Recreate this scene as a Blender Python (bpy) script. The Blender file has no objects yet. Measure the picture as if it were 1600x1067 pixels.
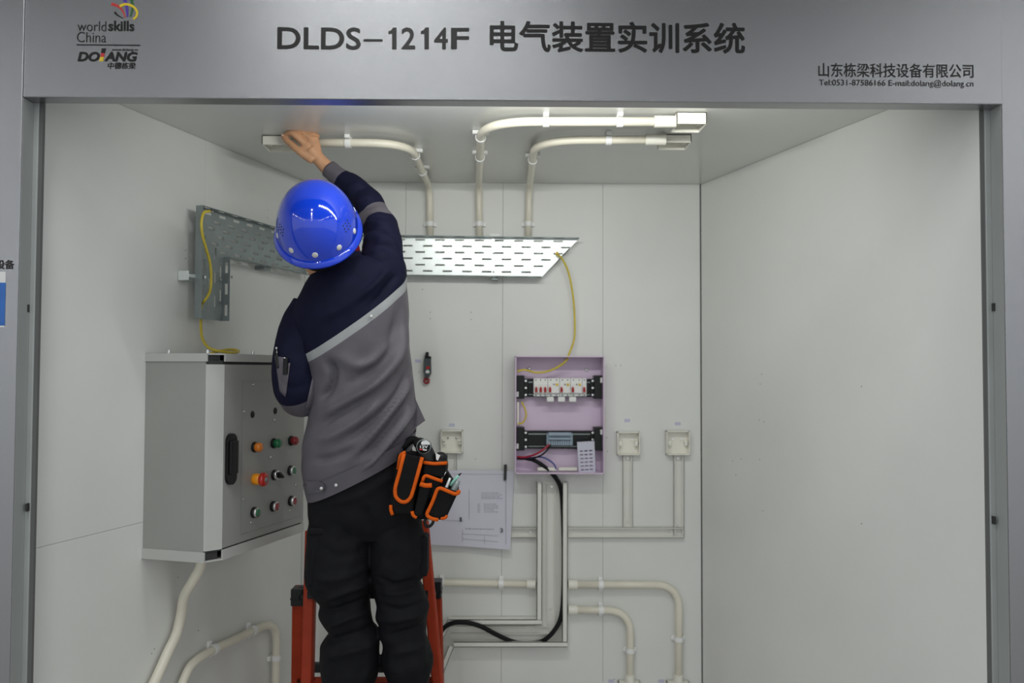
import bpy, bmesh, math, random
from mathutils import Vector, Matrix, noise
random.seed(4)
SC = bpy.context.scene
COL = SC.collection
R = math.radians

# ------------------------------------------------------------------ camera
F = 1350.0                       # focal length in pixels of a 1600x1067 frame
CAM = Vector((0, 0, 1.6))
YAW, PITCH, ROLL = R(0.76), R(1.89), R(0.2)
_f = Vector((math.sin(YAW) * math.cos(PITCH), math.cos(YAW) * math.cos(PITCH), math.sin(PITCH)))
_r = Vector((math.cos(YAW), -math.sin(YAW), 0))
_u = _r.cross(_f)
CR = _r * math.cos(ROLL) + _u * math.sin(ROLL)
CU = -_r * math.sin(ROLL) + _u * math.cos(ROLL)
cd = bpy.data.cameras.new('camera')
cam = bpy.data.objects.new('camera', cd)
COL.objects.link(cam)
cam.matrix_world = Matrix(((CR.x, CU.x, -_f.x, CAM.x), (CR.y, CU.y, -_f.y, CAM.y),
                           (CR.z, CU.z, -_f.z, CAM.z), (0, 0, 0, 1)))
cd.sensor_width = 36.0
cd.lens = 36.0 * F / 1600
cd.clip_start = 0.05
cd.dof.use_dof = True
cd.dof.focus_distance = 2.2
cd.dof.aperture_fstop = 3.2
SC.camera = cam

# ------------------------------------------------------------------ light
w = bpy.data.worlds.new('hall_ambience')
SC.world = w
w.use_nodes = True
w.node_tree.nodes['Background'].inputs[0].default_value = (0.93, 0.97, 1.0, 1)
w.node_tree.nodes['Background'].inputs[1].default_value = 0.60
LAMP_X = (-5.2, -0.62, 4.0)
LAMP_Z = 3.9
LAMP_Y = (-8.4, -6.2, -3.9, -1.6, 0.5)
for lx in LAMP_X:
    for ly in LAMP_Y:
        ld = bpy.data.lights.new('tube_light', 'AREA')
        ld.shape = 'RECTANGLE'
        ld.size, ld.size_y = 0.12, 1.5
        ld.energy = 17
        ld.color = (0.97, 1.0, 0.98)
        lo = bpy.data.objects.new('tube_light', ld)
        lo.location = (lx, ly, LAMP_Z)
        COL.objects.link(lo)
SC.view_settings.view_transform = 'Standard'
SC.view_settings.look = 'None'
SC.view_settings.gamma = 1.0
SC.view_settings.use_curve_mapping = False
SC.view_settings.exposure = 0.45


# ------------------------------------------------------------------ pixel -> point
def ray(px, py):
    return CR * ((px - 800) / F) + CU * ((533.5 - py) / F) + _f


def hit(px, py, p0, n):
    d = ray(px, py)
    return CAM + d * ((p0 - CAM).dot(n) / d.dot(n))


def at(px, py, Y):
    return hit(px, py, Vector((0, Y, 0)), Vector((0, 1, 0)))


def proj(p):
    d = Vector(p) - CAM
    z = d.dot(_f)
    return (800 + F * d.dot(CR) / z, 533.5 - F * d.dot(CU) / z)


YB = 3.27                                             # back wall
ZC = at(786, 286, YB).z                               # ceiling height
CPL = lambda px, py, dz=0: hit(px, py, Vector((0, 0, ZC - dz)), Vector((0, 0, 1)))
XL = at(476, 440, YB).x
XR = at(1096, 640, YB).x
pl = CPL(197, 167)
DL = (Vector((XL, YB, 0)) - Vector((pl.x, pl.y, 0))).normalized()      # left wall, going deeper
pr = CPL(1395, 168)
DR = (Vector((XR, YB, 0)) - Vector((pr.x, pr.y, 0))).normalized()


def frame(o, u, v):
    wv = u.cross(v)
    return Matrix(((u.x, v.x, wv.x, o.x), (u.y, v.y, wv.y, o.y), (u.z, v.z, wv.z, o.z), (0, 0, 0, 1)))


EZ = Vector((0, 0, 1))
FB = frame(Vector((0, YB, 0)), Vector((1, 0, 0)), EZ)                  # back wall
FL = frame(Vector((XL, YB, 0)), DL, EZ)                                # left wall
FR = frame(Vector((XR, YB, 0)), -DR, EZ)                               # right wall
FC = frame(Vector((0, 0, ZC)), Vector((1, 0, 0)), Vector((0, -1, 0)))  # ceiling, w points down


def loc(Fm, px, py, wv=0.0):
    n = Fm.col[2].xyz
    p = hit(px, py, Fm.translation + n * wv, n)
    q = Fm.inverted() @ p
    return (q.x, q.y)


def wpt(Fm, px, py, wv=0.0):
    n = Fm.col[2].xyz
    return hit(px, py, Fm.translation + n * wv, n)


endL = wpt(FL, 60, 580)
endR = wpt(FR, 1535.5, 580)
YP = min(endL.y, endR.y) - 0.008                      # back of the front frame
YF = YP / 1.024                                       # front of the front frame
FH = frame(Vector((0, YF, 0)), Vector((1, 0, 0)), EZ)


# ------------------------------------------------------------------ materials
def mat(name, col, rough=0.5, metal=0.0, var=0.06, vscale=6.0, bump=0.0, bscale=200.0, coat=0.0, emit=0.0, spec=0.5,
        sheen=0.0, stretch=None):
    m = bpy.data.materials.new(name)
    m.use_nodes = True
    nt = m.node_tree
    b = nt.nodes['Principled BSDF']
    tc = nt.nodes.new('ShaderNodeTexCoord')
    src = tc.outputs['Object']
    if stretch:
        mp = nt.nodes.new('ShaderNodeMapping')
        mp.inputs['Scale'].default_value = stretch
        nt.links.new(src, mp.inputs['Vector'])
        src = mp.outputs['Vector']
    nz = nt.nodes.new('ShaderNodeTexNoise')
    nz.inputs['Scale'].default_value = vscale
    nz.inputs['Detail'].default_value = 5
    nt.links.new(src, nz.inputs['Vector'])
    rp = nt.nodes.new('ShaderNodeValToRGB')
    rp.color_ramp.elements[0].position = 0.3
    rp.color_ramp.elements[1].position = 0.7
    rp.color_ramp.elements[0].color = tuple(c * (1 - var) for c in col) + (1,)
    rp.color_ramp.elements[1].color = tuple(min(1, c * (1 + var)) for c in col) + (1,)
    nt.links.new(nz.outputs['Fac'], rp.inputs['Fac'])
    nt.links.new(rp.outputs['Color'], b.inputs['Base Color'])
    b.inputs['Roughness'].default_value = rough
    b.inputs['Metallic'].default_value = metal
    b.inputs['Specular IOR Level'].default_value = spec
    b.inputs['Coat Weight'].default_value = coat
    b.inputs['Coat Roughness'].default_value = 0.06
    b.inputs['Sheen Weight'].default_value = sheen
    if bump:
        n2 = nt.nodes.new('ShaderNodeTexNoise')
        n2.inputs['Scale'].default_value = bscale
        n2.inputs['Detail'].default_value = 3
        nt.links.new(src, n2.inputs['Vector'])
        bp = nt.nodes.new('ShaderNodeBump')
        bp.inputs['Strength'].default_value = bump
        bp.inputs['Distance'].default_value = 0.002
        nt.links.new(n2.outputs['Fac'], bp.inputs['Height'])
        nt.links.new(bp.outputs['Normal'], b.inputs['Normal'])
    if emit:
        b.inputs['Emission Color'].default_value = tuple(col) + (1,)
        b.inputs['Emission Strength'].default_value = emit
    return m


M = {}
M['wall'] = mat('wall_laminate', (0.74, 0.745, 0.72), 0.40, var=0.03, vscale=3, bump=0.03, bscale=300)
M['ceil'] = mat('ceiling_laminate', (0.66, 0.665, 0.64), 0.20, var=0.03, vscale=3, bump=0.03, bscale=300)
M['backing'] = mat('dark_backing', (0.10, 0.10, 0.10), 0.8)
M['silver'] = mat('silver_paint', (0.335, 0.335, 0.35), 0.25, metal=0.92, var=0.05, vscale=900, bump=0.16, bscale=1100)
M['alu'] = mat('anodised_channel', (0.40, 0.42, 0.42), 0.45, metal=0.2, var=0.06, vscale=8)
M['gap_tape_black'] = mat('black_gap_and_tape', (0.03, 0.03, 0.03), 0.6)
M['seal'] = mat('grey_seal', (0.13, 0.13, 0.13), 0.6)
M['reveal'] = mat('grey_green_reveal_paint', (0.36, 0.38, 0.375), 0.5, metal=0.1, var=0.04)
M['ink'] = mat('black_vinyl', (0.012, 0.011, 0.011), 0.35, spec=0.35)
M['logo_red'] = mat('logo_red', (0.45, 0.03, 0.03), 0.4)
M['logo_yellow'] = mat('logo_yellow', (0.65, 0.47, 0.02), 0.4)
M['logo_purple'] = mat('logo_purple', (0.07, 0.03, 0.30), 0.4)
M['logo_green'] = mat('logo_green', (0.02, 0.10, 0.03), 0.4)
M['floor'] = mat('hall_floor', (0.50, 0.50, 0.48), 0.5, var=0.08, vscale=2)
M['hall_top'] = mat('hall_ceiling_grey', (0.16, 0.16, 0.16), 0.8, var=0.1, vscale=1.5)
M['pvc'] = mat('white_pvc', (0.84, 0.82, 0.74), 0.35, var=0.03, vscale=12)
M['pvc_pipe'] = mat('cream_pvc_pipe', (0.80, 0.76, 0.64), 0.32, var=0.04, vscale=10)
M['pvc_trunk'] = mat('trunking_pvc', (0.78, 0.77, 0.72), 0.4, var=0.03, vscale=10)
M['clip'] = mat('white_clip', (0.88, 0.88, 0.87), 0.35, var=0.02)
M['galv'] = mat('galvanised_steel', (0.80, 0.85, 0.84), 0.33, metal=0.4, var=0.04, vscale=24, bump=0.05, bscale=90)
M['galv_shade_grey'] = mat('shade_grey_galvanised_steel', (0.27, 0.31, 0.31), 0.42, metal=0.45, var=0.06, vscale=24, bump=0.05, bscale=90)  # shade of left tray and flanges put into the colour; also plain grey parts
M['steel'] = mat('screw_steel', (0.72, 0.72, 0.72), 0.25, metal=1.0, var=0.05)
M['cab'] = mat('cabinet_grey_paint', (0.33, 0.33, 0.315), 0.42, var=0.03, vscale=5, bump=0.10, bscale=500)
M['cab_light'] = mat('cabinet_paler_grey', (0.50, 0.50, 0.48), 0.40, var=0.03, vscale=5, bump=0.08, bscale=500)  # paler grey for the door edge and the frame channels
M['black'] = mat('black_plastic', (0.008, 0.008, 0.009), 0.35, var=0.1, spec=0.3)
M['orange_lens'] = mat('orange_lens', (0.75, 0.21, 0.015), 0.2, coat=0.5)
M['orange_collar'] = mat('orange_collar', (0.90, 0.33, 0.01), 0.4)
M['green_lens'] = mat('green_lens', (0.01, 0.15, 0.055), 0.25, coat=0.4)
M['red_lens'] = mat('red_lens', (0.26, 0.012, 0.018), 0.25, coat=0.4)
M['red_cap'] = mat('red_button', (0.50, 0.02, 0.012), 0.3, coat=0.3)
M['lilac'] = mat('lilac_film', (0.70, 0.56, 0.72), 0.30, var=0.05, vscale=7)
M['breaker'] = mat('breaker_white', (0.80, 0.80, 0.78), 0.4, var=0.03)
M['toggle'] = mat('toggle_red', (0.45, 0.01, 0.012), 0.35)
M['yellow'] = mat('yellow_plastic', (0.72, 0.50, 0.03), 0.4)
M['wire_y'] = mat('yellow_wire', (0.66, 0.52, 0.05), 0.4, var=0.1, vscale=40)
M['wire_r'] = mat('red_wire', (0.34, 0.012, 0.03), 0.4)
M['wire_b'] = mat('blue_wire', (0.05, 0.08, 0.30), 0.4)
M['cable'] = mat('black_cable', (0.008, 0.008, 0.009), 0.5, spec=0.2)
M['terminal'] = mat('terminal_blue_grey', (0.30, 0.38, 0.46), 0.4, var=0.06, vscale=30)
M['card'] = mat('punched_card', (0.58, 0.58, 0.68), 0.4, var=0.03)
M['paper'] = mat('drawing_paper', (0.64, 0.63, 0.72), 0.7, var=0.03, vscale=9)
M['print'] = mat('grey_print', (0.30, 0.29, 0.36), 0.7)
M['sticker'] = mat('pale_blue_sticker', (0.52, 0.52, 0.66), 0.5)
M['tester'] = mat('tester_grey', (0.05, 0.06, 0.065), 0.4, var=0.15, vscale=60)
M['helmet'] = mat('blue_helmet_shell', (0.004, 0.045, 0.62), 0.10, var=0.02, coat=0.8)
M['rivet'] = mat('rivet_white', (0.62, 0.62, 0.62), 0.35)
M['skin'] = mat('skin', (0.56, 0.30, 0.165), 0.5, var=0.10, vscale=60, bump=0.12, bscale=350)
M['hair'] = mat('black_hair', (0.012, 0.010, 0.010), 0.5, var=0.3, vscale=200)
M['navy'] = mat('navy_cotton', (0.0070, 0.0075, 0.024), 0.72, var=0.12, vscale=30, bump=0.2, bscale=900, spec=0.12)
M['greyc'] = mat('grey_cotton', (0.105, 0.095, 0.113), 0.46, var=0.06, vscale=25, bump=0.15, bscale=900, spec=0.35)
M['stripe'] = mat('reflective_stripe', (0.30, 0.31, 0.32), 0.45, var=0.05, vscale=30, bump=0.1, bscale=900)
M['redshirt'] = mat('red_shirt', (0.36, 0.012, 0.02), 0.7)
M['trouser'] = mat('black_trouser_cloth', (0.0068, 0.0068, 0.0088), 0.70, var=0.2, vscale=30, bump=0.25, bscale=900, spec=0.15)
M['pouch'] = mat('black_nylon', (0.007, 0.007, 0.008), 0.65, spec=0.12, var=0.2, vscale=40, bump=0.4, bscale=1200)
M['orange'] = mat('orange_binding', (0.66, 0.105, 0.006), 0.6, spec=0.15, var=0.08, vscale=60, bump=0.3, bscale=900)
M['ladder'] = mat('red_ladder_rail', (0.34, 0.034, 0.010), 0.5, spec=0.2, var=0.12, vscale=14, bump=0.05, bscale=200)
M['white'] = mat('white_print', (0.72, 0.72, 0.72), 0.5)
M['mint'] = mat('mint_plastic', (0.30, 0.62, 0.52), 0.35)
M['stick_blue'] = mat('blue_notice', (0.02, 0.14, 0.50), 0.4, var=0.25, vscale=8)
M['hole'] = mat('hole_dark', (0.02, 0.02, 0.02), 0.9)
M['shoe'] = mat('dark_shoe', (0.02, 0.02, 0.022), 0.5)
M['eye'] = mat('eye_white', (0.7, 0.68, 0.66), 0.2)


# ------------------------------------------------------------------ mesh collector
class MB:
    def __init__(s):
        s.v, s.f, s.m, s.s = [], [], [], []

    def add(s, vs, fs, mi=0, smooth=False, T=None):
        o = len(s.v)
        for p in vs:
            p = Vector(p)
            s.v.append(T @ p if T is not None else p)
        for i, f in enumerate(fs):
            s.f.append([o + k for k in f])
            s.m.append(mi[i] if isinstance(mi, (list, tuple)) else mi)
            s.s.append(smooth)

    def bm(s, b, mi=0, smooth=False, T=None):
        b.verts.index_update()
        s.add([v.co.copy() for v in b.verts], [[v.index for v in f.verts] for f in b.faces], mi, smooth, T)
        b.free()

    def box(s, a, b, T=None, bev=0.0, mi=0):
        lo = [min(a[i], b[i]) for i in range(3)]
        hi = [max(a[i], b[i]) for i in range(3)]
        if bev <= 0:
            vs = [(x, y, z) for x in (lo[0], hi[0]) for y in (lo[1], hi[1]) for z in (lo[2], hi[2])]
            s.add(vs, [(0, 1, 3, 2), (4, 6, 7, 5), (0, 4, 5, 1), (2, 3, 7, 6), (0, 2, 6, 4), (1, 5, 7, 3)], mi, False, T)
            return
        g = bmesh.new()
        bmesh.ops.create_cube(g, size=1.0)
        for v in g.verts:
            v.co = Vector([(lo[i] + hi[i]) / 2 + v.co[i] * (hi[i] - lo[i]) for i in range(3)])
        bmesh.ops.bevel(g, geom=list(g.edges), offset=bev, segments=2, profile=0.5, affect='EDGES')
        s.bm(g, mi, False, T)

    def prism(s, poly, w0, w1, T=None, mi=0):
        n = len(poly)
        ar = sum(poly[i][0] * poly[(i + 1) % n][1] - poly[(i + 1) % n][0] * poly[i][1] for i in range(n))
        if ar < 0:
            poly = poly[::-1]
        lo, hi = min(w0, w1), max(w0, w1)
        vs = [(p[0], p[1], lo) for p in poly] + [(p[0], p[1], hi) for p in poly]
        fs = [list(range(n))[::-1], list(range(n, 2 * n))]
        fs += [(i, (i + 1) % n, n + (i + 1) % n, n + i) for i in range(n)]
        s.add(vs, fs, mi, False, T)

    def lathe(s, prof, T=None, n=28, mi=0, smooth=True):
        vs, fs, ms = [], [], []
        for (r, z) in prof:
            for k in range(n):
                a = 2 * math.pi * k / n
                vs.append((r * math.cos(a), r * math.sin(a), z))
        for i in range(len(prof) - 1):
            for k in range(n):
                fs.append((i * n + k, i * n + (k + 1) % n, (i + 1) * n + (k + 1) % n, (i + 1) * n + k))
        fs.append(list(range(n))[::-1])
        fs.append([(len(prof) - 1) * n + k for k in range(n)])
        s.add(vs, fs, mi, smooth, T)

    def tube(s, pts, r, n=12, mi=0, T=None, flat=None):
        pts = [Vector(p) for p in pts]
        q = [pts[0]]
        for p in pts[1:]:
            if (p - q[-1]).length > 1e-6:
                q.append(p)
        pts = q
        rs = r if isinstance(r, (list, tuple)) else [r] * len(pts)
        t0 = (pts[1] - pts[0]).normalized()
        nv = t0.orthogonal().normalized()
        vs, fs = [], []
        for i, p in enumerate(pts):
            a = pts[max(i - 1, 0)]
            b = pts[min(i + 1, len(pts) - 1)]
            t = (b - a).normalized()
            nv = (nv - t * nv.dot(t)).normalized()
            bv = t.cross(nv)
            for k in range(n):
                an = 2 * math.pi * k / n
                vs.append(p + (nv * math.cos(an) + bv * math.sin(an)) * rs[min(i, len(rs) - 1)])
        for i in range(len(pts) - 1):
            for k in range(n):
                fs.append((i * n + k, i * n + (k + 1) % n, (i + 1) * n + (k + 1) % n, (i + 1) * n + k))
        fs.append(list(range(n))[::-1])
        fs.append([(len(pts) - 1) * n + k for k in range(n)])
        s.add(vs, fs, mi, True, T)

    def cyl(s, p0, p1, r, n=20, mi=0, T=None, r2=None):
        p0, p1 = Vector(p0), Vector(p1)
        z = (p1 - p0).normalized()
        x = z.orthogonal().normalized()
        y = z.cross(x)
        vs = []
        for p, rr in ((p0, r), (p1, r if r2 is None else r2)):
            for k in range(n):
                a = 2 * math.pi * k / n
                vs.append(p + (x * math.cos(a) + y * math.sin(a)) * rr)
        o = len(s.v)
        s.add(vs, [(k, (k + 1) % n, n + (k + 1) % n, n + k) for k in range(n)], mi, True, T)
        s.add(vs, [list(range(n))[::-1], list(range(n, 2 * n))], mi, False, T)

    def ell(s, c, rad, T=None, mi=0, n=20, m=12):
        vs, fs = [], []
        for i in range(m + 1):
            th = math.pi * i / m
            for k in range(n):
                ph = 2 * math.pi * k / n
                vs.append((c[0] + rad[0] * math.sin(th) * math.cos(ph), c[1] + rad[1] * math.sin(th) * math.sin(ph),
                           c[2] - rad[2] * math.cos(th)))
        for i in range(m):
            for k in range(n):
                fs.append((i * n + k, i * n + (k + 1) % n, (i + 1) * n + (k + 1) % n, (i + 1) * n + k))
        s.add(vs, fs, mi, True, T)

    def curve2d(s, loops, half, T=None, mi=0):
        """flat plate outlined by loops[0] with the other loops cut out as real holes"""
        c = bpy.data.curves.new('tmp', 'CURVE')
        c.dimensions = '2D'
        c.fill_mode = 'BOTH'
        c.extrude = half
        for lp in loops:
            sp = c.splines.new('POLY')
            sp.points.add(len(lp) - 1)
            for i, p in enumerate(lp):
                sp.points[i].co = (p[0], p[1], 0, 1)
            sp.use_cyclic_u = True
        o = bpy.data.objects.new('tmp', c)
        me = o.to_mesh()
        s.add([v.co.copy() for v in me.vertices], [list(p.vertices) for p in me.polygons], mi, False, T)
        o.to_mesh_clear()
        bpy.data.objects.remove(o)
        bpy.data.curves.remove(c)


def obj(name, mb, mats, parent=None, label=None, cat=None, group=None, kind=None, weld=False):
    me = bpy.data.meshes.new(name)
    me.from_pydata([tuple(v) for v in mb.v], [], mb.f)
    if not isinstance(mats, (list, tuple)):
        mats = [mats]
    for m_ in mats:
        me.materials.append(M[m_] if isinstance(m_, str) else m_)
    me.polygons.foreach_set('material_index', mb.m)
    me.polygons.foreach_set('use_smooth', mb.s)
    me.update()
    if weld:
        g = bmesh.new()
        g.from_mesh(me)
        bmesh.ops.remove_doubles(g, verts=g.verts, dist=1e-5)
        bmesh.ops.recalc_face_normals(g, faces=g.faces)
        g.to_mesh(me)
        g.free()
    o = bpy.data.objects.new(name, me)
    COL.objects.link(o)
    if parent is not None:
        o.parent = parent
        root = parent.matrix_basis.copy() if parent.parent is None else \
            parent.parent.matrix_basis @ parent.matrix_parent_inverse @ parent.matrix_basis
        o.matrix_parent_inverse = root.inverted()
    tag(o, label, cat, group, kind)
    return o


def tag(o, label=None, cat=None, group=None, kind=None):
    if label:
        o['label'] = label
    if cat:
        o['category'] = cat
    if group:
        o['group'] = group
    if kind:
        o['kind'] = kind
    return o


def thing(name, label, cat, p, group=None):
    o = bpy.data.objects.new(name, None)
    o.empty_display_size = 0.05
    o.location = p
    o.matrix_basis = Matrix.Translation(Vector(p))
    COL.objects.link(o)
    return tag(o, label, cat, group)


def one(fn, *a, **k):
    m_ = MB()
    getattr(m_, fn)(*a, **k)
    return m_


def crom(pts, sub=8):
    pts = [Vector(p) for p in pts]
    out = []
    for i in range(len(pts) - 1):
        p0 = pts[i - 1] if i else pts[0] * 2 - pts[1]
        p1, p2 = pts[i], pts[i + 1]
        p3 = pts[i + 2] if i + 2 < len(pts) else p2 * 2 - p1
        for k in range(sub):
            t = k / sub
            out.append(0.5 * ((2 * p1) + (p2 - p0) * t + (2 * p0 - 5 * p1 + 4 * p2 - p3) * t * t +
                              (3 * p1 - p0 - 3 * p2 + p3) * t ** 3))
    out.append(pts[-1])
    return out


def fillet(pts, rad, seg=10):
    pts = [Vector(p) for p in pts]
    out = [pts[0]]
    for i in range(1, len(pts) - 1):
        r_ = rad[i - 1] if isinstance(rad, (list, tuple)) else rad
        a = (pts[i - 1] - pts[i])
        b = (pts[i + 1] - pts[i])
        d = min(r_, a.length * 0.49, b.length * 0.49)
        s_, e = pts[i] + a.normalized() * d, pts[i] + b.normalized() * d
        for k in range(seg + 1):
            t = k / seg
            out.append(s_ * (1 - t) ** 2 + pts[i] * 2 * t * (1 - t) + e * t * t)
    out.append(pts[-1])
    return out


def text_mb(string, rect, Fm, wv=0.0008, bold=0.0, shear=0.0, half=0.0004):
    """lettering filling the pixel rectangle rect=(x0,y0,x1,y1) on the plane of Fm; bold widens every stroke"""
    c = bpy.data.curves.new('tmp', 'FONT')
    c.body = string
    c.offset = min(bold, 0.0)
    c.shear = shear
    c.resolution_u = 4
    o = bpy.data.objects.new('tmp', c)
    me = o.to_mesh()
    vs = [v.co.copy() for v in me.vertices]
    fs = [list(p.vertices) for p in me.polygons]
    o.to_mesh_clear()
    bpy.data.objects.remove(o)
    bpy.data.curves.remove(c)
    b = max(bold, 0.0)
    x0, x1 = min(v.x for v in vs) - b, max(v.x for v in vs) + b
    y0, y1 = min(v.y for v in vs) - b, max(v.y for v in vs) + b
    A = loc(Fm, rect[0], rect[3], wv)
    Bq = loc(Fm, rect[2], rect[1], wv)
    m_ = MB()
    sh = [(0, 0)] if b == 0 else [(0, 0), (-b, 0), (b, 0), (0, -b), (0, b), (-b * .7, -b * .7), (b * .7, b * .7), (-b * .7, b * .7), (b * .7, -b * .7)]
    for i, (sx, sy) in enumerate(sh):
        m_.add([Vector((A[0] + (v.x + sx - x0) / (x1 - x0) * (Bq[0] - A[0]), A[1] + (v.y + sy - y0) / (y1 - y0) * (Bq[1] - A[1]),
                        wv + i * 0.00002)) for v in vs], fs, 0, False, Fm)
    return m_


def rect_mb(mb, Fm, x0, y0, x1, y1, w0, w1, bev=0.0, mi=0):
    A = loc(Fm, x0, y1, w1)
    Bq = loc(Fm, x1, y0, w1)
    mb.box((A[0], A[1], w0), (Bq[0], Bq[1], w1), Fm, bev, mi)


def poly_mb(mb, Fm, pts, w0, w1, mi=0):
    mb.prism([loc(Fm, x, y, w1) for x, y in pts], w0, w1, Fm, mi)


def discs(Fm, pts, r=0.0016):
    m_ = MB()
    for (x, y) in pts:
        u, v = loc(Fm, x, y, 0.0)
        m_.cyl((u, v, -0.002), (u, v, 0.0004), r, 10, T=Fm)
    return m_

# ================================================================== STRUCTURE
obj('floor', one('box', (-9, -9, -0.05), (9, 6, 0.0)), 'floor', kind='structure')
obj('ceiling_hall_unseen', one('box', (-9, -9, 4.7), (9, 6, 4.8)), 'hall_top', kind='structure')  # unseen slab added to block ambient light from above, cut short behind the camera
HT = ZC + 0.03
PT = 0.012


def panel_wall(name, Fm, u0, u1, cuts):
    mb = MB()
    mb.box((u0, 0.0, -0.03), (u1, HT, -PT), Fm)
    wl = obj(name, mb, 'backing', kind='structure')
    for (a, b, c, d) in cuts:
        g = 0.0004
        obj('panel', one('box', (a + g, c + g, -PT), (b - g, d - g, 0.0), Fm, 0.0006), 'wall', wl)
    return wl


s1, s2, s3 = loc(FB, 632, 600)[0], loc(FB, 785, 600)[0], loc(FB, 942, 600)[0]
wall_back = panel_wall('wall_back', FB, XL - 0.03, XR + 0.03,
                       [(XL, s1, 0, ZC), (s1, s2, 0, ZC), (s2, s3, 0, ZC), (s3, XR - 0.003, 0, ZC)])
uL0 = (FL.inverted() @ endL).x
zs = loc(FL, 140, 836)[1]
us = loc(FL, 320, 300)[0]
wall_left = panel_wall('wall_left', FL, uL0, 0.0, [(uL0, 0, 0, zs), (uL0, us, zs, ZC), (us, 0, zs, ZC)])
uR0 = (FR.inverted() @ endR).x
wall_right = panel_wall('wall_right', FR, 0.0, uR0, [(0, uR0, 0, ZC)])
mb = MB()
a, b = Vector((XL, YB, 0)) - DL * 1.19, Vector((XR, YB, 0)) - DR * 1.19
mb.prism([(XL - .02, -YB - .02), (XR + .02, -YB - .02), (b.x + .02, -b.y), (a.x - .02, -a.y)], -0.03, 0.0, FC)
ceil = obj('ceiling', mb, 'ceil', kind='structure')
# ceiling joint line of the panels
u_, v_ = loc(FC, 792, 200)
obj('drill_hole', discs(FB, [(672, 488), (672, 498), (736, 488), (736, 499), (962, 571), (970, 571), (948, 684), (949, 705),
                             (743, 717), (655, 581), (660, 452), (1060, 786), (960, 1061)]), 'hole', wall_back)
obj('drill_hole', discs(FR, [(1190, 585), (1188, 600), (1346, 604), (1186, 656), (1194, 659), (1145, 720), (1187, 718), (1150, 742),
                             (1192, 798), (1346, 818), (1158, 717)]), 'hole', wall_right)
obj('drill_hole', discs(FL, [(290, 391), (290, 404), (418, 328), (418, 340), (278, 902), (241, 1014), (237, 1021), (310, 985)]),
    'hole', wall_left)

# front frame: header and posts
ztop = 2.62
xl_h = at(37, 100, YF).x
xr_h = at(1566, 100, YF).x
zh = at(800, 157.5, YF).z
header = obj('trim_1', one('box', (xl_h, YF, zh), (xr_h, YP, ztop), None, 0.0022), 'silver', kind='structure',
             label='wide silver header panel with black lettering across the booth front')
xl_p = at(28.5, 450, YF).x
xr_p = at(1570, 450, YF).x
post_l = obj('trim_2', one('box', (xl_p - 0.24, YF, 0), (xl_p, YP, ztop), None, 0.0022), 'silver', kind='structure')
post_r = obj('trim_3', one('box', (xr_p, YF, 0), (xr_p + 0.24, YP, ztop), None, 0.0022), 'silver', kind='structure')
for (post, px_a, px_b, px_c, px_d, sgn) in ((post_l, 44, 53.5, 54, 59, 1), (post_r, 1551, 1543, 1542.5, 1537.5, -1)):
    xa, xb = at(px_a, 500, YP).x, at(px_b, 500, YP).x
    obj('channel', one('box', (xa - 0.012 * sgn, YP, 0), (xb, YP + 0.012, zh + .05), None, 0.0015), 'alu', post)
    xc, xd = at(px_c, 500, YP).x, at(px_d, 500, YP).x
    obj('seal', one('box', (xb - 0.002 * sgn, YP + 0.004, 0), (xd, YP + 0.014, zh + .05)), 'seal', post)
    xi = xl_p if sgn > 0 else xr_p
    obj('reveal', one('box', (xi - .0005 * sgn, YF + .003, 0), (xi + .0008 * sgn, YP - .001, zh)), 'reveal', post)
    for yy in ((480, 812) if sgn < 0 else (175, 482, 792)):
        p = at(px_a + (0.5 * sgn), yy, YP)
        obj('latch_slot', one('box', (p.x - 0.002, YP - 0.010, p.z - 0.009), (p.x + 0.003, YP - 0.0005, p.z + 0.009)), 'gap_tape_black', post)
# dark strip painting the shaded gap between back and right wall
obj('corner_gap_shade', one('box', (-0.003, 0, 0.0), (0.003, ZC, 0.002), FR, 0.0005), 'backing', kind='structure')

# tube lamp fixed to the back of the header, lighting the booth
LX0, LX1, LZ = -0.40, 0.60, zh + 0.031
tl = thing('tube_lamp', 'white tube lamp fixed to the back of the silver header panel', 'lamp', ((LX0 + LX1) / 2, YP + .012, LZ))
obj('housing', one('box', (LX0 - .03, YP + .0005, LZ - .016), (LX1 + .03, YP + .010, LZ + .022), None, .002), 'clip', tl)
for xe_ in (LX0 - .022, LX1 + .008):
    obj('end_holder', one('box', (xe_, YP + .009, LZ - .012), (xe_ + .014, YP + .036, LZ + .016), None, .002), 'clip', tl)
ld = bpy.data.lights.new('tube_lamp_light', 'AREA')
ld.shape = 'RECTANGLE'
ld.size, ld.size_y = LX1 - LX0, 0.024
ld.energy = 3.5
ld.color = (0.98, 1.0, 0.95)
lo = bpy.data.objects.new('tube_lamp_light', ld)
COL.objects.link(lo)
lo.parent = tl
lo.matrix_parent_inverse = tl.matrix_basis.inverted()
lo.matrix_basis = Matrix.Translation(((LX0 + LX1) / 2, YP + .024, LZ)) @ Matrix.Rotation(R(72), 4, 'X')

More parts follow.
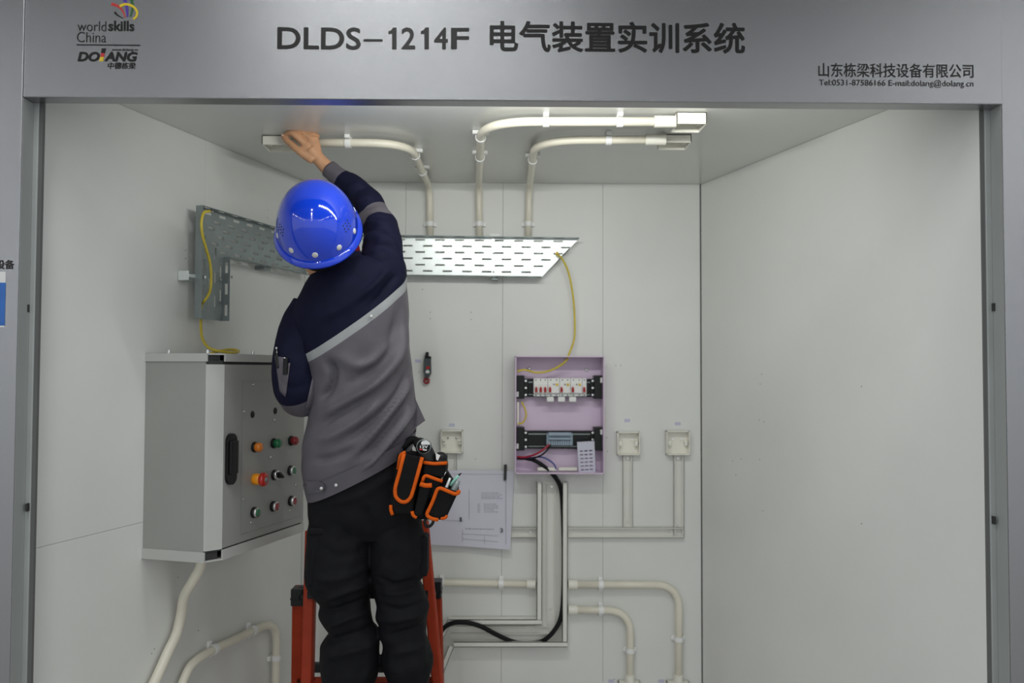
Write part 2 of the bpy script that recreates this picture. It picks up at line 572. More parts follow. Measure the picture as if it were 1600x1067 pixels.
# lettering on the header
t_ = lambda s_, r_, **k: obj('lettering', text_mb(s_, r_, FH, **k), 'ink', header)
t_('DLDS', (433, 43, 564, 77), bold=0.018)
obj('lettering', one('box', loc(FH, 568, 65) + (0,), loc(FH, 598, 61.5) + (0.0012,), FH), 'ink', header)
t_('2', (627, 43, 649, 77), bold=0.018)
t_('4', (678, 43, 700, 77), bold=0.018)
t_('F', (704.5, 43.5, 733, 77), bold=0.018)
for ox in (0, 50.5):
    mb = MB()
    poly_mb(mb, FH, [(x + ox, y) for x, y in ((614, 43), (619.6, 43), (619.6, 77), (612.6, 77), (612.6, 52.5), (607, 53.2), (607, 48.6), (611.5, 47))], 0, .0011)
    obj('lettering', mb, 'ink', header)
t_('电气装置实训系统', (765, 35.5, 1164, 81), bold=0.022)
t_('山东栋梁科技设备有限公司', (1279, 100, 1521, 120), bold=0.008)
t_('Tel:0531-87586166 E-mail:dolang@dolang.cn', (1280, 125.5, 1521, 136), bold=0.002)
t_('world', (121, 33.5, 166, 48.5), bold=-0.008)
t_('skills', (169, 32.5, 210, 48.5), bold=0.03)
t_('China', (120, 50, 166, 66), bold=-0.008)
obj('rule', one('box', loc(FH, 120, 71) + (0,), loc(FH, 219, 70.2) + (0.0012,), FH), 'ink', header)
t_('www.dolang.cn', (174.5, 75.5, 215.5, 80.5), bold=0.01)
t_('DO', (121, 81, 156, 96), bold=0.045, shear=0.2)
t_('ANG', (163, 81, 215, 96), bold=0.045, shear=0.2)
t_('中德栋梁', (168, 97.5, 212, 107.5), bold=0.02, shear=0.1)
for (pts, m_) in ((((159, 75.5), (165.5, 75.5), (163.6, 83), (157.6, 83)), 'ink'),
                  (((157.6, 83), (163.6, 83), (162.2, 89), (156.5, 89)), 'logo_red'),
                  (((156.5, 89), (162.2, 89), (160.6, 95.5), (154.8, 95.5)), 'logo_yellow')):
    mb = MB()
    poly_mb(mb, FH, pts, 0, 0.0012)
    obj('emblem_stroke', mb, m_, header)


def ribbon(pts, wid, m_, lift):
    c = crom([Vector((x, y, 0)) for x, y in pts], 8)
    L_, R_ = [], []
    for i, p in enumerate(c):
        t = (c[min(i + 1, len(c) - 1)] - c[max(i - 1, 0)]).normalized()
        n = Vector((-t.y, t.x, 0))
        k = i / (len(c) - 1)
        ww = wid[0] * (1 - k) + wid[1] * k
        L_.append(p + n * ww / 2)
        R_.append(p - n * ww / 2)
    m2 = MB()
    for i in range(len(c) - 1):
        q = [loc(FH, v.x, v.y, lift) for v in (L_[i], L_[i + 1], R_[i + 1], R_[i])]
        m2.prism(q, 0.0, lift, FH)
    obj('emblem_ribbon', m2, m_, header)


ribbon([(179, 19), (184, 24), (192, 28.5)], (3.6, 1.2), 'ink', 0.0008)
ribbon([(174, 6), (184, 9.5), (191, 16), (195.5, 27)], (5, 1.6), 'logo_red', 0.0009)
ribbon([(191, -8), (195, 0), (198, 12), (199, 26)], (7, 2.5), 'logo_purple', 0.0010)
ribbon([(203, -8), (206, 2), (207, 12), (203.5, 26)], (6, 2), 'logo_green', 0.0011)
ribbon([(187, 9.5), (196, 6.5), (207, 9.5), (213.5, 17), (213, 25), (208, 30)], (4, 3), 'logo_yellow', 0.0013)
obj('lettering', text_mb('设备', (-7.5, 406, 22.5, 420.5), FH, bold=0.03), 'ink', post_l)
mb = MB()
rect_mb(mb, FH, -30, 424.5, 9, 511, 0, 0.0006)
nt_ = obj('notice', mb, 'white', post_l)
mb = MB()
rect_mb(mb, FH, -30, 441.5, 8.6, 508.5, 0, 0.0010)
obj('print_field', mb, 'stick_blue', nt_)

# ================================================================== CABLE TRAYS
def slot(cu, cv, l, h, vertical=False):
    if vertical:
        l, h = h, l
    return [(cu - l / 2, cv - h / 2), (cu + l / 2, cv - h / 2), (cu + l / 2, cv + h / 2), (cu - l / 2, cv + h / 2)]


TW = 0.0385                                         # tray floor stands off the wall
FL_D = 0.038                                       # flange depth
# back wall tray
tray_b = thing('cable_tray', 'bright galvanised perforated cable tray with a slanted end on the back wall', 'cable tray',
               wpt(FB, 770, 432, 0))
Tt0, Tt1 = loc(FB, 500, 368, TW), loc(FB, 904, 373.5, TW)
Tb0, Tb1 = loc(FB, 500, 429, TW), loc(FB, 846, 433.5, TW)
holes = []
for k, yy in enumerate((374.7, 384.3, 394, 403.8, 413.8, 423.4)):
    x = 649 + (11.6 if k % 2 else 0) + 7.5 - 30.8 * 5
    while x < 905 - (yy - 373) * 0.97 - 9:
        if not (761 < x < 776) and x > 510:
            c = loc(FB, x, yy + (x - 640) * 0.0125 - 0.4, TW)
            holes.append(slot(c[0], c[1], 0.036, 0.0066))
        x += 30.8
for (x, y) in ((771, 375.5), (771, 396), (771, 415.5), (771, 425)):
    c = loc(FB, x, y, TW)
    holes.append(slot(c[0], c[1], 0.006, 0.006))
mb = MB()
TF = FB @ Matrix.Translation((0, 0, TW))
mb.curve2d([[Tb0, Tb1, Tt1, Tt0]] + holes, 0.0007, TF)
obj('perforated_floor', mb, 'galv', tray_b)


def flange(Fm, p0, p1, w0, w1, n_sl, parent, m_, th=0.0014, sl=0.034, sh=0.010):
    """strip standing off the tray floor between two (u,v) points, with slots through it"""
    d = Vector((p1[0] - p0[0], p1[1] - p0[1], 0))
    L_ = d.length
    d.normalize()
    v = Vector((0, 0, 1))
    T2 = Matrix(((d.x, 0, -d.y, p0[0]), (d.y, 0, d.x, p0[1]), (0, 1, 0, 0), (0, 0, 0, 1)))
    lp = [[(0, w0), (L_, w0), (L_, w1), (0, w1)]]
    for i in range(n_sl):
        lp.append(slot(L_ * (i + 0.5) / n_sl, (w0 + w1) / 2, sl, sh))
    m2 = MB()
    m2.curve2d(lp, th / 2, Fm @ T2)
    return obj('side_flange', m2, m_, parent)


flange(FB, Tt0, Tt1, TW, TW + FL_D, 13, tray_b, 'galv_shade_grey')
flange(FB, Tb0, Tb1, TW, TW + FL_D, 11, tray_b, 'galv_shade_grey')
mb = MB()
rect_mb(mb, FB, 765, 365, 781, 371, 0.0, TW + 0.004, 0.001)
rect_mb(mb, FB, 765, 370, 781, 372.5, TW - .005, TW + 0.006, 0.001)
obj('bracket', mb, 'clip', tray_b)
mb = MB()
rect_mb(mb, FB, 768, 431, 778, 437, 0.0, TW + 0.01, 0.001)
obj('bracket', mb, 'galv_shade_grey', tray_b)
for (x, y) in ((771, 375), (771, 415)):
    c = loc(FB, x, y, TW + .002)
    obj('bolt', one('cyl', (c[0], c[1], TW), (c[0], c[1], TW + .004), 0.0045, 8, T=FB), 'steel', tray_b)
c = loc(FB, 870, 396.5, TW)
obj('earth_bolt', one('cyl', (c[0], c[1], TW), (c[0], c[1], TW + .012), 0.0065, 12, T=FB), 'yellow', tray_b)

# left wall tray, L shaped
tray_l = thing('cable_tray', 'shaded grey L-shaped perforated cable tray fixed to the left wall above the cabinet', 'cable tray',
               wpt(FL, 335, 505, 0))
fl_out = 0.024
A0 = loc(FL, 306.5, 321.5, TW)                 # outer top corner
A1 = (-0.055, A0[1])
vb = loc(FL, 350, 402, TW)[1]
ul1 = loc(FL, 348.5, 450, TW)[0]
vbot = loc(FL, 330, 500, TW)[1]
ul0 = A0[0]
th_ = A0[1] - vb
holes = []
taken = []


def try_hole(u, v, vertical=False):
    h = slot(u, v, 0.034, 0.0085, vertical)
    x0, x1, y0, y1 = h[0][0] - .004, h[2][0] + .004, h[0][1] - .004, h[2][1] + .004
    if x0 < ul0 or x1 > A1[0] or y1 > A0[1] or y0 < (vb if x1 > ul1 else vbot):
        return
    if any(x0 < b_[1] and x1 > b_[0] and y0 < b_[3] and y1 > b_[2] for b_ in taken):
        return
    taken.append((x0 + .004, x1 - .004, y0 + .004, y1 - .004))
    holes.append(h)


rows = 6
lw = ul1 - ul0
for k in range(rows):
    v = A0[1] - 0.013 - k * (th_ - 0.026) / (rows - 1)
    x = ul0 + 0.058 + 0.009 * k + (0.037 if k % 2 else 0)
    while x < A1[0] - 0.02:
        try_hole(x, v)
        x += 0.0745
for k in range(5):
    u = ul0 + 0.014 + k * (lw - 0.028) / 4
    v = A0[1] - 0.045 - (0.037 if k % 2 else 0) - 0.016 * k
    while v > vbot + 0.02:
        try_hole(u, v, True)
        v -= 0.0745
mb = MB()
mb.curve2d([[A0, (ul0, vbot), (ul1, vbot), (ul1, vb), (A1[0], vb), A1]] + holes, 0.0007,
           FL @ Matrix.Translation((0, 0, TW)))
obj('perforated_floor', mb, 'galv_shade_grey', tray_l)
flange(FL, A0, A1, TW, TW + fl_out, 9, tray_l, 'galv_shade_grey')
flange(FL, (ul0, vbot), A0, TW, TW + fl_out, 0, tray_l, 'galv_shade_grey')
flange(FL, (ul1, vb), (A1[0], vb), TW, TW + fl_out, 6, tray_l, 'galv_shade_grey')
flange(FL, (ul1, vb), (ul1, vbot), TW, TW + fl_out, 3, tray_l, 'galv_shade_grey')
mb = MB()
c = loc(FL, 297, 432, 0.02)
mb.box((ul0 - 0.030, c[1] - .014, 0.0), (ul0 - 0.027, c[1] + .014, 0.038), FL, 0.001)
mb.box((ul0 - 0.030, c[1] - .005, 0.034), (ul0 + 0.02, c[1] + .005, 0.039), FL, 0.001)
mb.box((ul0 - 0.030, c[1] - .014, 0.0), (ul0 + 0.06, c[1] + .014, 0.004), FL, 0.001)
obj('bracket', mb, 'galv', tray_l)
for (x, y) in ((318, 433), (343, 437), (330, 330), (362, 433)):
    c = loc(FL, x, y, TW)
    obj('bolt', one('cyl', (c[0], c[1], TW), (c[0], c[1], TW + .006), 0.005, 8, T=FL), 'steel', tray_l)
mb = MB()
c = loc(FL, 411, 418, 0.02)
mb.box((c[0] - .02, vb - 0.012, 0), (c[0] + .02, vb + .002, TW), FL, 0.001)
obj('bracket', mb, 'galv_shade_grey', tray_l)


def wire(name, pts, r, m_, label, cat, sub=8, n=10, group=None):
    return obj(name, one('tube', crom(pts, sub), r, n), m_, label=label, cat=cat, group=group)


LW = lambda x, y, w_=TW + .026: wpt(FL, x, y, w_)
wire('earth_wire', [LW(328, 330), LW(319, 332), LW(315, 345), LW(316, 365), LW(322, 388), LW(328, 410), LW(330, 433), LW(328, 455),
                    LW(321, 468), LW(315, 476, .045), LW(314, 490, .03), LW(314, 510, .03), LW(316, 528, .03),
                    LW(326, 543, .06), LW(345, 549, .09), LW(365, 551, .10), LW(373, 548.5, .08), LW(360, 546, .06),
                    LW(340, 549, .06), LW(330, 552, .07)],
     0.0042, 'wire_y', 'yellow wire hanging from the L-shaped tray onto the cabinet top', 'wire')
BW = lambda x, y, w_=.03: wpt(FB, x, y, w_)
wire('earth_wire', [BW(870, 397, .06), BW(878, 404, .06), BW(888, 425, .05), BW(895, 460, .04), BW(898, 500, .03), BW(897, 530, .03),
                    BW(889, 553, .05), BW(884, 564, .07), BW(872, 573, .06), BW(856, 580, .05), BW(838, 582, .05), BW(820, 578, .05),
                    BW(808, 580, .05)],
     0.0038, 'wire_y', 'thin yellow wire looping from the slanted tray end into the lilac distribution box', 'wire')

# ================================================================== CONDUITS
PR = 0.0125


def clip_mb(mb, p, d, nrm, r=PR):
    d = d.normalized()
    nrm = nrm.normalized()
    s_ = d.cross(nrm).normalized()
    T = Matrix(((s_.x, d.x, nrm.x, p.x), (s_.y, d.y, nrm.y, p.y), (s_.z, d.z, nrm.z, p.z), (0, 0, 0, 1)))
    n = 10
    ro = r + 0.0035
    vs, fs = [], []
    for y in (-0.009, 0.009):
        for k in range(n + 1):
            a_ = math.pi * (k / n) * 1.3 - math.pi * 0.15
            vs.append((ro * math.cos(a_), y, ro * math.sin(a_)))
    for k in range(n):
        fs.append((k, k + 1, n + 2 + k, n + 1 + k))
    mb.add(vs, fs, 0, True, T)
    mb.add([(v[0] * .86, v[1], v[2] * .86) for v in vs], [f[::-1] for f in fs], 0, True, T)
    for i in (0, n + 1):
        for k in range(n):
            q = [vs[i + k], vs[i + k + 1]]
            mb.add([q[0], q[1], (q[1][0] * .86, q[1][1], q[1][2] * .86), (q[0][0] * .86, q[0][1], q[0][2] * .86)], [(0, 1, 2, 3)], 0, False, T)
    mb.box((-r - 0.012, -0.008, -0.0215), (r + 0.012, 0.008, -r * 0.8), T, 0.0015)


def conduit(label, pts, clips, ends=(), group=None, r=PR, m_='pvc_pipe'):
    """clips: (point, direction, normal away from surface); ends: coupling segments"""
    t = thing('conduit', label, 'conduit', pts[0], group)
    obj('pipe', one('tube', pts, r, 16), m_, t)
    for (p, d, nn) in clips:
        mb2 = MB()
        clip_mb(mb2, p, d, nn, r)
        obj('saddle_clip', mb2, 'clip', t)
    for (p0, p1) in ends:
        mb2 = MB()
        mb2.cyl(p0, p1, r + 0.004, 18)
        obj('coupling', mb2, 'pvc', t)
    return t


CO = 0.022
cw = lambda x, y, w_=CO: wpt(FC, x, y, w_)
NB = Vector((0, -1, 0))
NC = Vector((0, 0, -1))


def down_back(px, top_y, bot_y):
    a_ = wpt(FB, px[0], top_y, CO)
    b_ = wpt(FB, px[1], bot_y, CO)
    return a_, b_


def ceiling_conduit(label, start, corner, wx, endy, rad, clips, cpl):
    p0 = cw(*start)
    pc = cw(*corner)
    a_ = wpt(FB, wx[0], 300, CO)
    a_ = Vector((a_.x, YB - CO, ZC - CO))
    b_ = wpt(FB, wx[1], endy, CO)
    pts = fillet([p0, pc, a_, b_], [rad, 0.06], 14)
    cl = []
    for (x, y, kind_) in clips:
        if kind_ == 'c':
            q = cw(x, y)
            i = min(range(len(pts)), key=lambda k: (pts[k] - q).length)
            # nearest point on polyline
            best = None
            for k in range(len(pts) - 1):
                e = pts[k + 1] - pts[k]
                if e.length < 1e-6:
                    continue
                s_ = max(0, min(1, (q - pts[k]).dot(e) / e.length_squared))
                z_ = pts[k] + e * s_
                if best is None or (z_ - q).length < best[0]:
                    best = ((z_ - q).length, z_, e)
            cl.append((best[1], best[2], NC))
        else:
            q = wpt(FB, x, y, CO)
            cl.append((Vector((b_.x + (a_.x - b_.x) * (q.z - b_.z) / (a_.z - b_.z), YB - CO, q.z)), Vector((0, 0, 1)), NB))
    dx = (pc - p0).normalized()
    conduit(label, pts, cl, [(p0, p0 + dx * cpl)])


ceiling_conduit('cream pipe from the gripped ceiling box bending to the back wall', (456, 223), (640, 223.5), (671, 672), 372, 0.14,
                [(544, 223, 'c'), (660, 243, 'c'), (668, 268, 'c'), (672, 350, 'b')], 0.03)
ceiling_conduit('long cream ceiling pipe from the box closest to the header', (1056, 190), (752, 190), (748, 749), 372, 0.16,
                [(968, 190, 'c'), (853, 190, 'c'), (743, 215, 'c'), (749, 246, 'c'), (748, 350, 'b')], 0.06)
ceiling_conduit('shorter cream ceiling pipe behind the longest one', (1040, 218), (836, 219), (827, 825), 372, 0.15,
                [(951, 218, 'c'), (831, 250, 'c'), (825, 350, 'b')], 0.06)


def wall_conduit(label, Fm, px, rad, clips, ends, r=PR, off=CO):
    pts = fillet([wpt(Fm, x, y, off) for x, y in px], rad, 12)
    nn = Fm.col[2].xyz
    cl = []
    for (x, y) in clips:
        q = wpt(Fm, x, y, off)
        best = None
        for k in range(len(pts) - 1):
            e = pts[k + 1] - pts[k]
            if e.length < 1e-6:
                continue
            s_ = max(0, min(1, (q - pts[k]).dot(e) / e.length_squared))
            z_ = pts[k] + e * s_
            if best is None or (z_ - q).length < best[0]:
                best = ((z_ - q).length, z_, e)
        cl.append((best[1], best[2], nn))
    en = [(wpt(Fm, a_[0], a_[1], off), wpt(Fm, b_[0], b_[1], off)) for a_, b_ in ends]
    return conduit(label, pts, cl, en, r=r)


wall_conduit('cream wall pipe bending down beside the right corner', FB, [(889, 913.5), (1061, 914), (1060, 1120)], 0.09,
             [(939, 914), (1060, 998)], [((888, 913.5), (902, 913.5)), ((1060, 1054), (1060, 1075))], 0.0135)
wall_conduit('short cream wall pipe bending down below the longer corner pipe', FB, [(889, 953), (985, 954), (984, 1120)], 0.09,
             [(939, 953), (984, 1016)], [((888, 953), (902, 953)), ((984, 1054), (984, 1075))], 0.0135)
wall_conduit('straight cream wall pipe entering the big trunking from behind the person', FB, [(560, 907), (836.5, 913)], 0.05,
             [(690, 909), (783, 911.5)], [((823, 912.6), (836.5, 913))], 0.0125)
# left wall lower pipes
g_pts = [wpt(FL, x, y, w_) for x, y, w_ in ((316, 872, .14), (312, 888, .12), (300, 910, .085), (288, 932, .05), (283, 960, .03),
                                            (276, 990, .025), (262, 1020, .025), (245, 1058, .025), (225, 1100, .025))]
conduit('bent cream pipe dropping from the underside of the grey cabinet', crom(g_pts, 8), [], [], r=0.0145)
h_pts = [wpt(FL, x, y, .022) for x, y in ((270, 1110), (288, 1060), (302, 1036), (330, 1017), (365, 1000), (398, 984), (417, 977),
                                         (428, 982), (432, 1000), (431, 1040), (430, 1110))]
hp = crom(h_pts, 8)
NL = FL.col[2].xyz
ck = []
for (x, y) in ((334, 1015), (393, 986), (432, 1029)):
    q = wpt(FL, x, y, .022)
    i = min(range(1, len(hp) - 1), key=lambda k: (hp[k] - q).length)
    ck.append((hp[i], hp[i + 1] - hp[i - 1], NL))
conduit('cream pipe arching low on the left wall under the cabinet', hp, ck, [], r=0.013)


# ================================================================== OPEN BOXES
def open_box(Fm, cu, cv, wd, ht, dp, label, group=None, th=0.0035):
    t = thing('junction_box', label, 'junction box', Fm @ Vector((cu, cv, 0)), group)
    mb2 = MB()
    x0, x1, y0, y1 = cu - wd / 2, cu + wd / 2, cv - ht / 2, cv + ht / 2
    mb2.box((x0, y0, 0), (x1, y1, th), Fm)
    mb2.box((x0, y0, 0), (x0 + th, y1, dp), Fm, 0.0006)
    mb2.box((x1 - th, y0, 0), (x1, y1, dp), Fm, 0.0006)
    mb2.box((x0, y0, 0), (x1, y0 + th, dp), Fm, 0.0006)
    mb2.box((x0, y1 - th, 0), (x1, y1, dp), Fm, 0.0006)
    obj('box_shell', mb2, 'pvc', t)
    for sx in (-1, 1):
        mb2 = MB()
        mb2.box((cu + sx * (wd / 2 - .012) - .006, cv - .010, th), (cu + sx * (wd / 2 - .012) + .006, cv + .008, dp * .72), Fm, 0.0015)
        po = obj('screw_post', mb2, 'pvc', t)
        obj('screw', one('cyl', (cu + sx * (wd / 2 - .012), cv - .001, dp * .72), (cu + sx * (wd / 2 - .012), cv - .001, dp * .72 + .002), .003, 8, T=Fm), 'steel', po)
        obj('fixing_screw', one('cyl', (cu + sx * wd * .19, cv + .012, th), (cu + sx * wd * .19, cv + .012, th + .004), .0035, 10, T=Fm), 'steel', t)
    return t


def ceil_box(px0, px1, pyt, label, wd=None, dp=0.032):
    a_, b_ = wpt(FC, px0, pyt), wpt(FC, px1, pyt)
    wd = wd or b_.x - a_.x
    v = -a_.y
    return open_box(FC, (a_.x + b_.x) / 2 if wd is None else a_.x + wd / 2, v - 0.045, wd, 0.09, dp, label)


ceil_box(409, 460, 210.5, 'white open ceiling box gripped by the raised hand', wd=0.098, dp=0.03)
ceil_box(1057, 1105, 174, 'white open ceiling box closest to the header at the pipe end', dp=0.034)
ceil_box(1035, 1081, 209, 'white open ceiling box one row deeper at the shorter pipe end', dp=0.026)


def wall_box(x0, y0, x1, y1, label, dp=0.034):
    a_, b_ = loc(FB, x0, y1, dp), loc(FB, x1, y0, dp)
    return open_box(FB, (a_[0] + b_[0]) / 2, (a_[1] + b_[1]) / 2, b_[0] - a_[0], b_[1] - a_[1], dp, label)


wall_box(688.5, 672.5, 723, 708, 'cream open socket box above the taped paper drawing')
wall_box(965, 675, 1000, 711, 'cream open socket box halfway between the lilac box and the corner')
wall_box(1042, 673.5, 1078, 711, 'cream open socket box beside the right wall corner')
wall_box(967, 1067, 1001, 1102, 'cream open socket box low on the wall under the short bent pipe')
wall_box(1043, 1067, 1078, 1102, 'cream open socket box low on the wall under the corner pipe')
for (x, y, lb) in ((706, 664, 'small pale sticker above the socket box over the drawing'),
                   (980, 657, 'small pale sticker above the middle socket box'),
                   (1059, 662, 'small pale sticker above the socket box at the corner'),
                   (653, 564, 'small pale sticker beside the hanging dark tester'),
                   (955, 1064, 'small pale sticker under the short bent wall pipe'),
                   (1033, 1064, 'small pale sticker left of the corner pipe foot')):
    mb = MB()
    rect_mb(mb, FB, x - 4.5, y - 2.5, x + 4.5, y + 2.5, 0, 0.0006)
    obj('label_sticker', mb, 'sticker', label=lb, cat='sticker')
for (x0, x1, y, n_) in ((1047, 1058, 171.5, 0), (1023, 1034, 203, 0)):
    pass


# ================================================================== TRUNKING
CHN = [0]


def channel(parent, name, p0, p1, half, Fm, dp=0.02, th=0.002, m_='pvc_trunk', lips=True):
    """open channel from (u,v) p0 to p1: base strip and two rims"""
    d = Vector((p1[0] - p0[0], p1[1] - p0[1]))
    L_ = d.length
    d.normalize()
    T = Fm @ Matrix(((d.x, -d.y, 0, p0[0]), (d.y, d.x, 0, p0[1]), (0, 0, 1, 0), (0, 0, 0, 1)))
    CHN[0] += 1
    dp += CHN[0] * .0003
    th += CHN[0] * .00013
    mb2 = MB()
    mb2.box((0, -half, 0), (L_, half, th), T)
    b_ = obj(name, mb2, m_, parent)
    for s_ in (-1, 1):
        mb2 = MB()
        mb2.box((0, s_ * half, 0), (L_, s_ * (half - th), dp), T, 0.0005)
        if lips:
            mb2.box((0, s_ * half, dp - .0025), (L_, s_ * (half - 0.0055), dp), T, 0.0005)
        obj('rim', mb2, m_, parent)
    return b_


bl = lambda x, y, w_=0.02: loc(FB, x, y, w_)
sm = thing('mini_trunking', 'slim cream trunking joining two socket boxes to the big trunking near the corner', 'trunking', wpt(FB, 890, 833))
hw = 0.0195
y_h = bl(980, 832)[1]
channel(sm, 'base', (bl(888, 832)[0], y_h), (bl(1068, 832)[0], y_h), hw, FB)
channel(sm, 'base', (bl(981, 712)[0], bl(981, 712)[1]), (bl(981, 800)[0], y_h + hw), hw * 0.92, FB, dp=0.016)
channel(sm, 'base', (bl(1061, 712)[0], bl(1061, 712)[1]), (bl(1061, 800)[0], y_h - hw), hw * 0.98, FB, dp=0.016)
for (x, y) in ((980, 815), (1059, 821), (1049, 830), (893, 831), (981, 716), (1059, 716)):
    c = bl(x, y, .003)
    obj('screw', one('cyl', (c[0], c[1], .002), (c[0], c[1], .0055), .0036, 8, T=FB), 'steel', sm)
s2_ = thing('mini_trunking', 'short slim cream trunking between the paper drawing and the big trunking', 'trunking', wpt(FB, 800, 833))
channel(s2_, 'base', (bl(706, 832)[0], y_h), (bl(837, 832)[0], y_h), hw, FB)
channel(s2_, 'base', (bl(706, 709)[0], bl(706, 709)[1]), (bl(706, 800)[0], y_h + hw), hw * 0.92, FB, dp=0.012)
c = bl(829, 831, .003)
obj('screw', one('cyl', (c[0], c[1], .002), (c[0], c[1], .0055), .0036, 8, T=FB), 'steel', s2_)

bt = thing('wide_trunking', 'wide open white trunking with raised rims carrying the black cable', 'trunking', wpt(FB, 863, 1010))
DPT = 0.045
q = lambda x, y, w_=DPT: loc(FB, x, y, w_)
xo0, xo1 = q(839, 800)[0], q(887, 800)[0]
vt = q(860, 754)[1]
vb_o, vb_i = q(860, 1011)[1], q(860, 968)[1]
xe = q(704, 990)[0]
thk = 0.0022
rim = 0.019
mb = MB()
mb.prism([(xo0, vt), (xo0, vb_i), (xe, vb_i), (xe - .03, vb_i - .02), (xe - .13, vb_i - .22), (xe - .05, vb_i - .26),
          (xe + 0.012, vb_o), (xo1, vb_o), (xo1, vt)], 0, thk, FB)
obj('base', mb, 'pvc_trunk', bt)


def rimstrip(a_, b_, wd, inward):
    """rim wall plus broad rounded lip along a_->b_; inward = unit (u,v)"""
    mb2 = MB()
    CHN[0] += 1
    DPT = 0.0445 + (CHN[0] % 7) * .00035
    i_ = Vector(inward)
    A_, B_ = Vector(a_), Vector(b_)
    mb2.prism([A_, B_, B_ + i_ * thk, A_ + i_ * thk], 0, DPT, FB)
    mb2.prism([A_, B_, B_ + i_ * wd, A_ + i_ * wd], DPT - .003, DPT, FB)
    mb2.prism([A_ + i_ * (wd - thk), B_ + i_ * (wd - thk), B_ + i_ * wd, A_ + i_ * wd], DPT - .010, DPT, FB)
    obj('rim', mb2, 'pvc_trunk', bt)


rimstrip((xo0, vt), (xo0, vb_i), rim, (1, 0))
rimstrip((xo1, vt), (xo1, vb_o), rim, (-1, 0))
rimstrip((xo0 + rim, vb_i), (xe - .01, vb_i), rim, (0, -1))
rimstrip((xo1, vb_o), (xe + .012, vb_o), rim, (0, 1))
dv = Vector((-.062, -.26 + (vb_i - vb_o))).normalized()
rimstrip((xe + .012, vb_o), (xe - .05, vb_i - .26), rim, (-.95, .25))
rimstrip((xe - .01, vb_i), (xe - .13, vb_i - .22), rim, (.88, -.35))
for k in (0.36, 0.62):                            # raised ribs inside
    xx = xo0 + (xo1 - xo0) * k
    yy = vb_i + (vb_o - vb_i) * k
    mb = MB()
    mb.box((xx - .002, vt - 0.01, 0), (xx + .002, yy, 0.012), FB, .0006)
    mb.box((xe, yy - .002, 0), (xx + .002, yy + .002, 0.012), FB, .0006)
    obj('divider', mb, 'pvc_trunk', bt)
for (x, y) in ((860, 951), (834, 984), (862, 760)):
    c = loc(FB, x, y, .003)
    obj('screw', one('cyl', (c[0], c[1], .002), (c[0], c[1], .006), .004, 8, T=FB), 'steel', bt)
kb = lambda x, y, w_=.025: wpt(FB, x, y, w_)
wire('power_cable', [kb(862, 739, .04), kb(870, 749, .04), kb(876, 762, .034), kb(879, 790, .022), kb(881, 860, .018), kb(880, 930, .02),
                     kb(876, 965, .03), kb(866, 985, .035), kb(852, 999, .035), kb(838, 1004, .022), kb(815, 1005, .02), kb(797, 1001, .03),
                     kb(775, 991, .04), kb(750, 978, .05), kb(725, 972, .055), kb(705, 974, .055), kb(692, 983, .05), kb(682, 1000, .04)],
     0.0085, 'cable', 'thick black cable curving through the wide open trunking', 'cable', 8, 12)

# ================================================================== DISTRIBUTION BOX
DB = 0.095
db = thing('distribution_box', 'open lilac-lined distribution box with red-toggled breakers on the back wall', 'distribution box', wpt(FB, 875, 741))
a_, b_ = loc(FB, 804.5, 740.5, DB), loc(FB, 944.5, 556.5, DB)
X0, Y0, X1, Y1 = a_[0], a_[1], b_[0], b_[1]
mb = MB()
wt = 0.004
mb.box((X0, Y0, 0.001), (X1, Y1, 0.004), FB)
mb.box((X0, Y0, 0.001), (X0 + wt, Y1, DB), FB, .0008)
mb.box((X1 - wt, Y0, 0.001), (X1, Y1, DB), FB, .0008)
mb.box((X0, Y0, 0.001), (X1, Y0 + wt, DB), FB, .0008)
mb.box((X0, Y1 - wt, 0.001), (X1, Y1, DB), FB, .0008)
obj('enclosure', mb, 'lilac', db)
for (yt, yb) in ((592, 620), (673, 701)):
    mb = MB()
    rect_mb(mb, FB, 815, yt, 935, yb, 0.014, 0.030, .001)
    rl = obj('mounting_rail', mb, 'black', db)
    mb = MB()
    rect_mb(mb, FB, 818, yt + 4.5, 932, yt + 6, 0.030, 0.034, .0004)
    rect_mb(mb, FB, 818, yb - 4, 932, yb - 3, 0.030, 0.034, .0004)
    obj('rail_edge', mb, 'galv_shade_grey', rl)
    for (x0, x1) in ((806.5, 819.5), (928.5, 942)):
        mb = MB()
        rect_mb(mb, FB, x0, yt - 5.5, x1, yb + 3, 0.004, 0.060, .0015)
        rect_mb(mb, FB, x0 + (4 if x0 < 850 else -6), yt + 2, x1 + (6 if x0 < 850 else -4), yb - 2, 0.004, 0.04, .0015)
        bk = obj('rail_bracket', mb, 'black', db)
        for yy in (yt + 3, (yt + yb) / 2, yb - 3):
            c = loc(FB, 821.5 if x0 < 850 else 926, yy, .042)
            obj('screw', one('cyl', (c[0], c[1], .038), (c[0], c[1], .043), .0042, 10, T=FB), 'steel', bk)
        mb = MB()
        xx, yy = (808.5, yb - 4) if x0 < 850 else (939.5, yt + 2)
        rect_mb(mb, FB, xx - 1.6, yy - 4, xx + 1.8, yy + 4, 0.058, 0.0612, .0008)
        obj('arrow_mark', mb, 'white', bk)


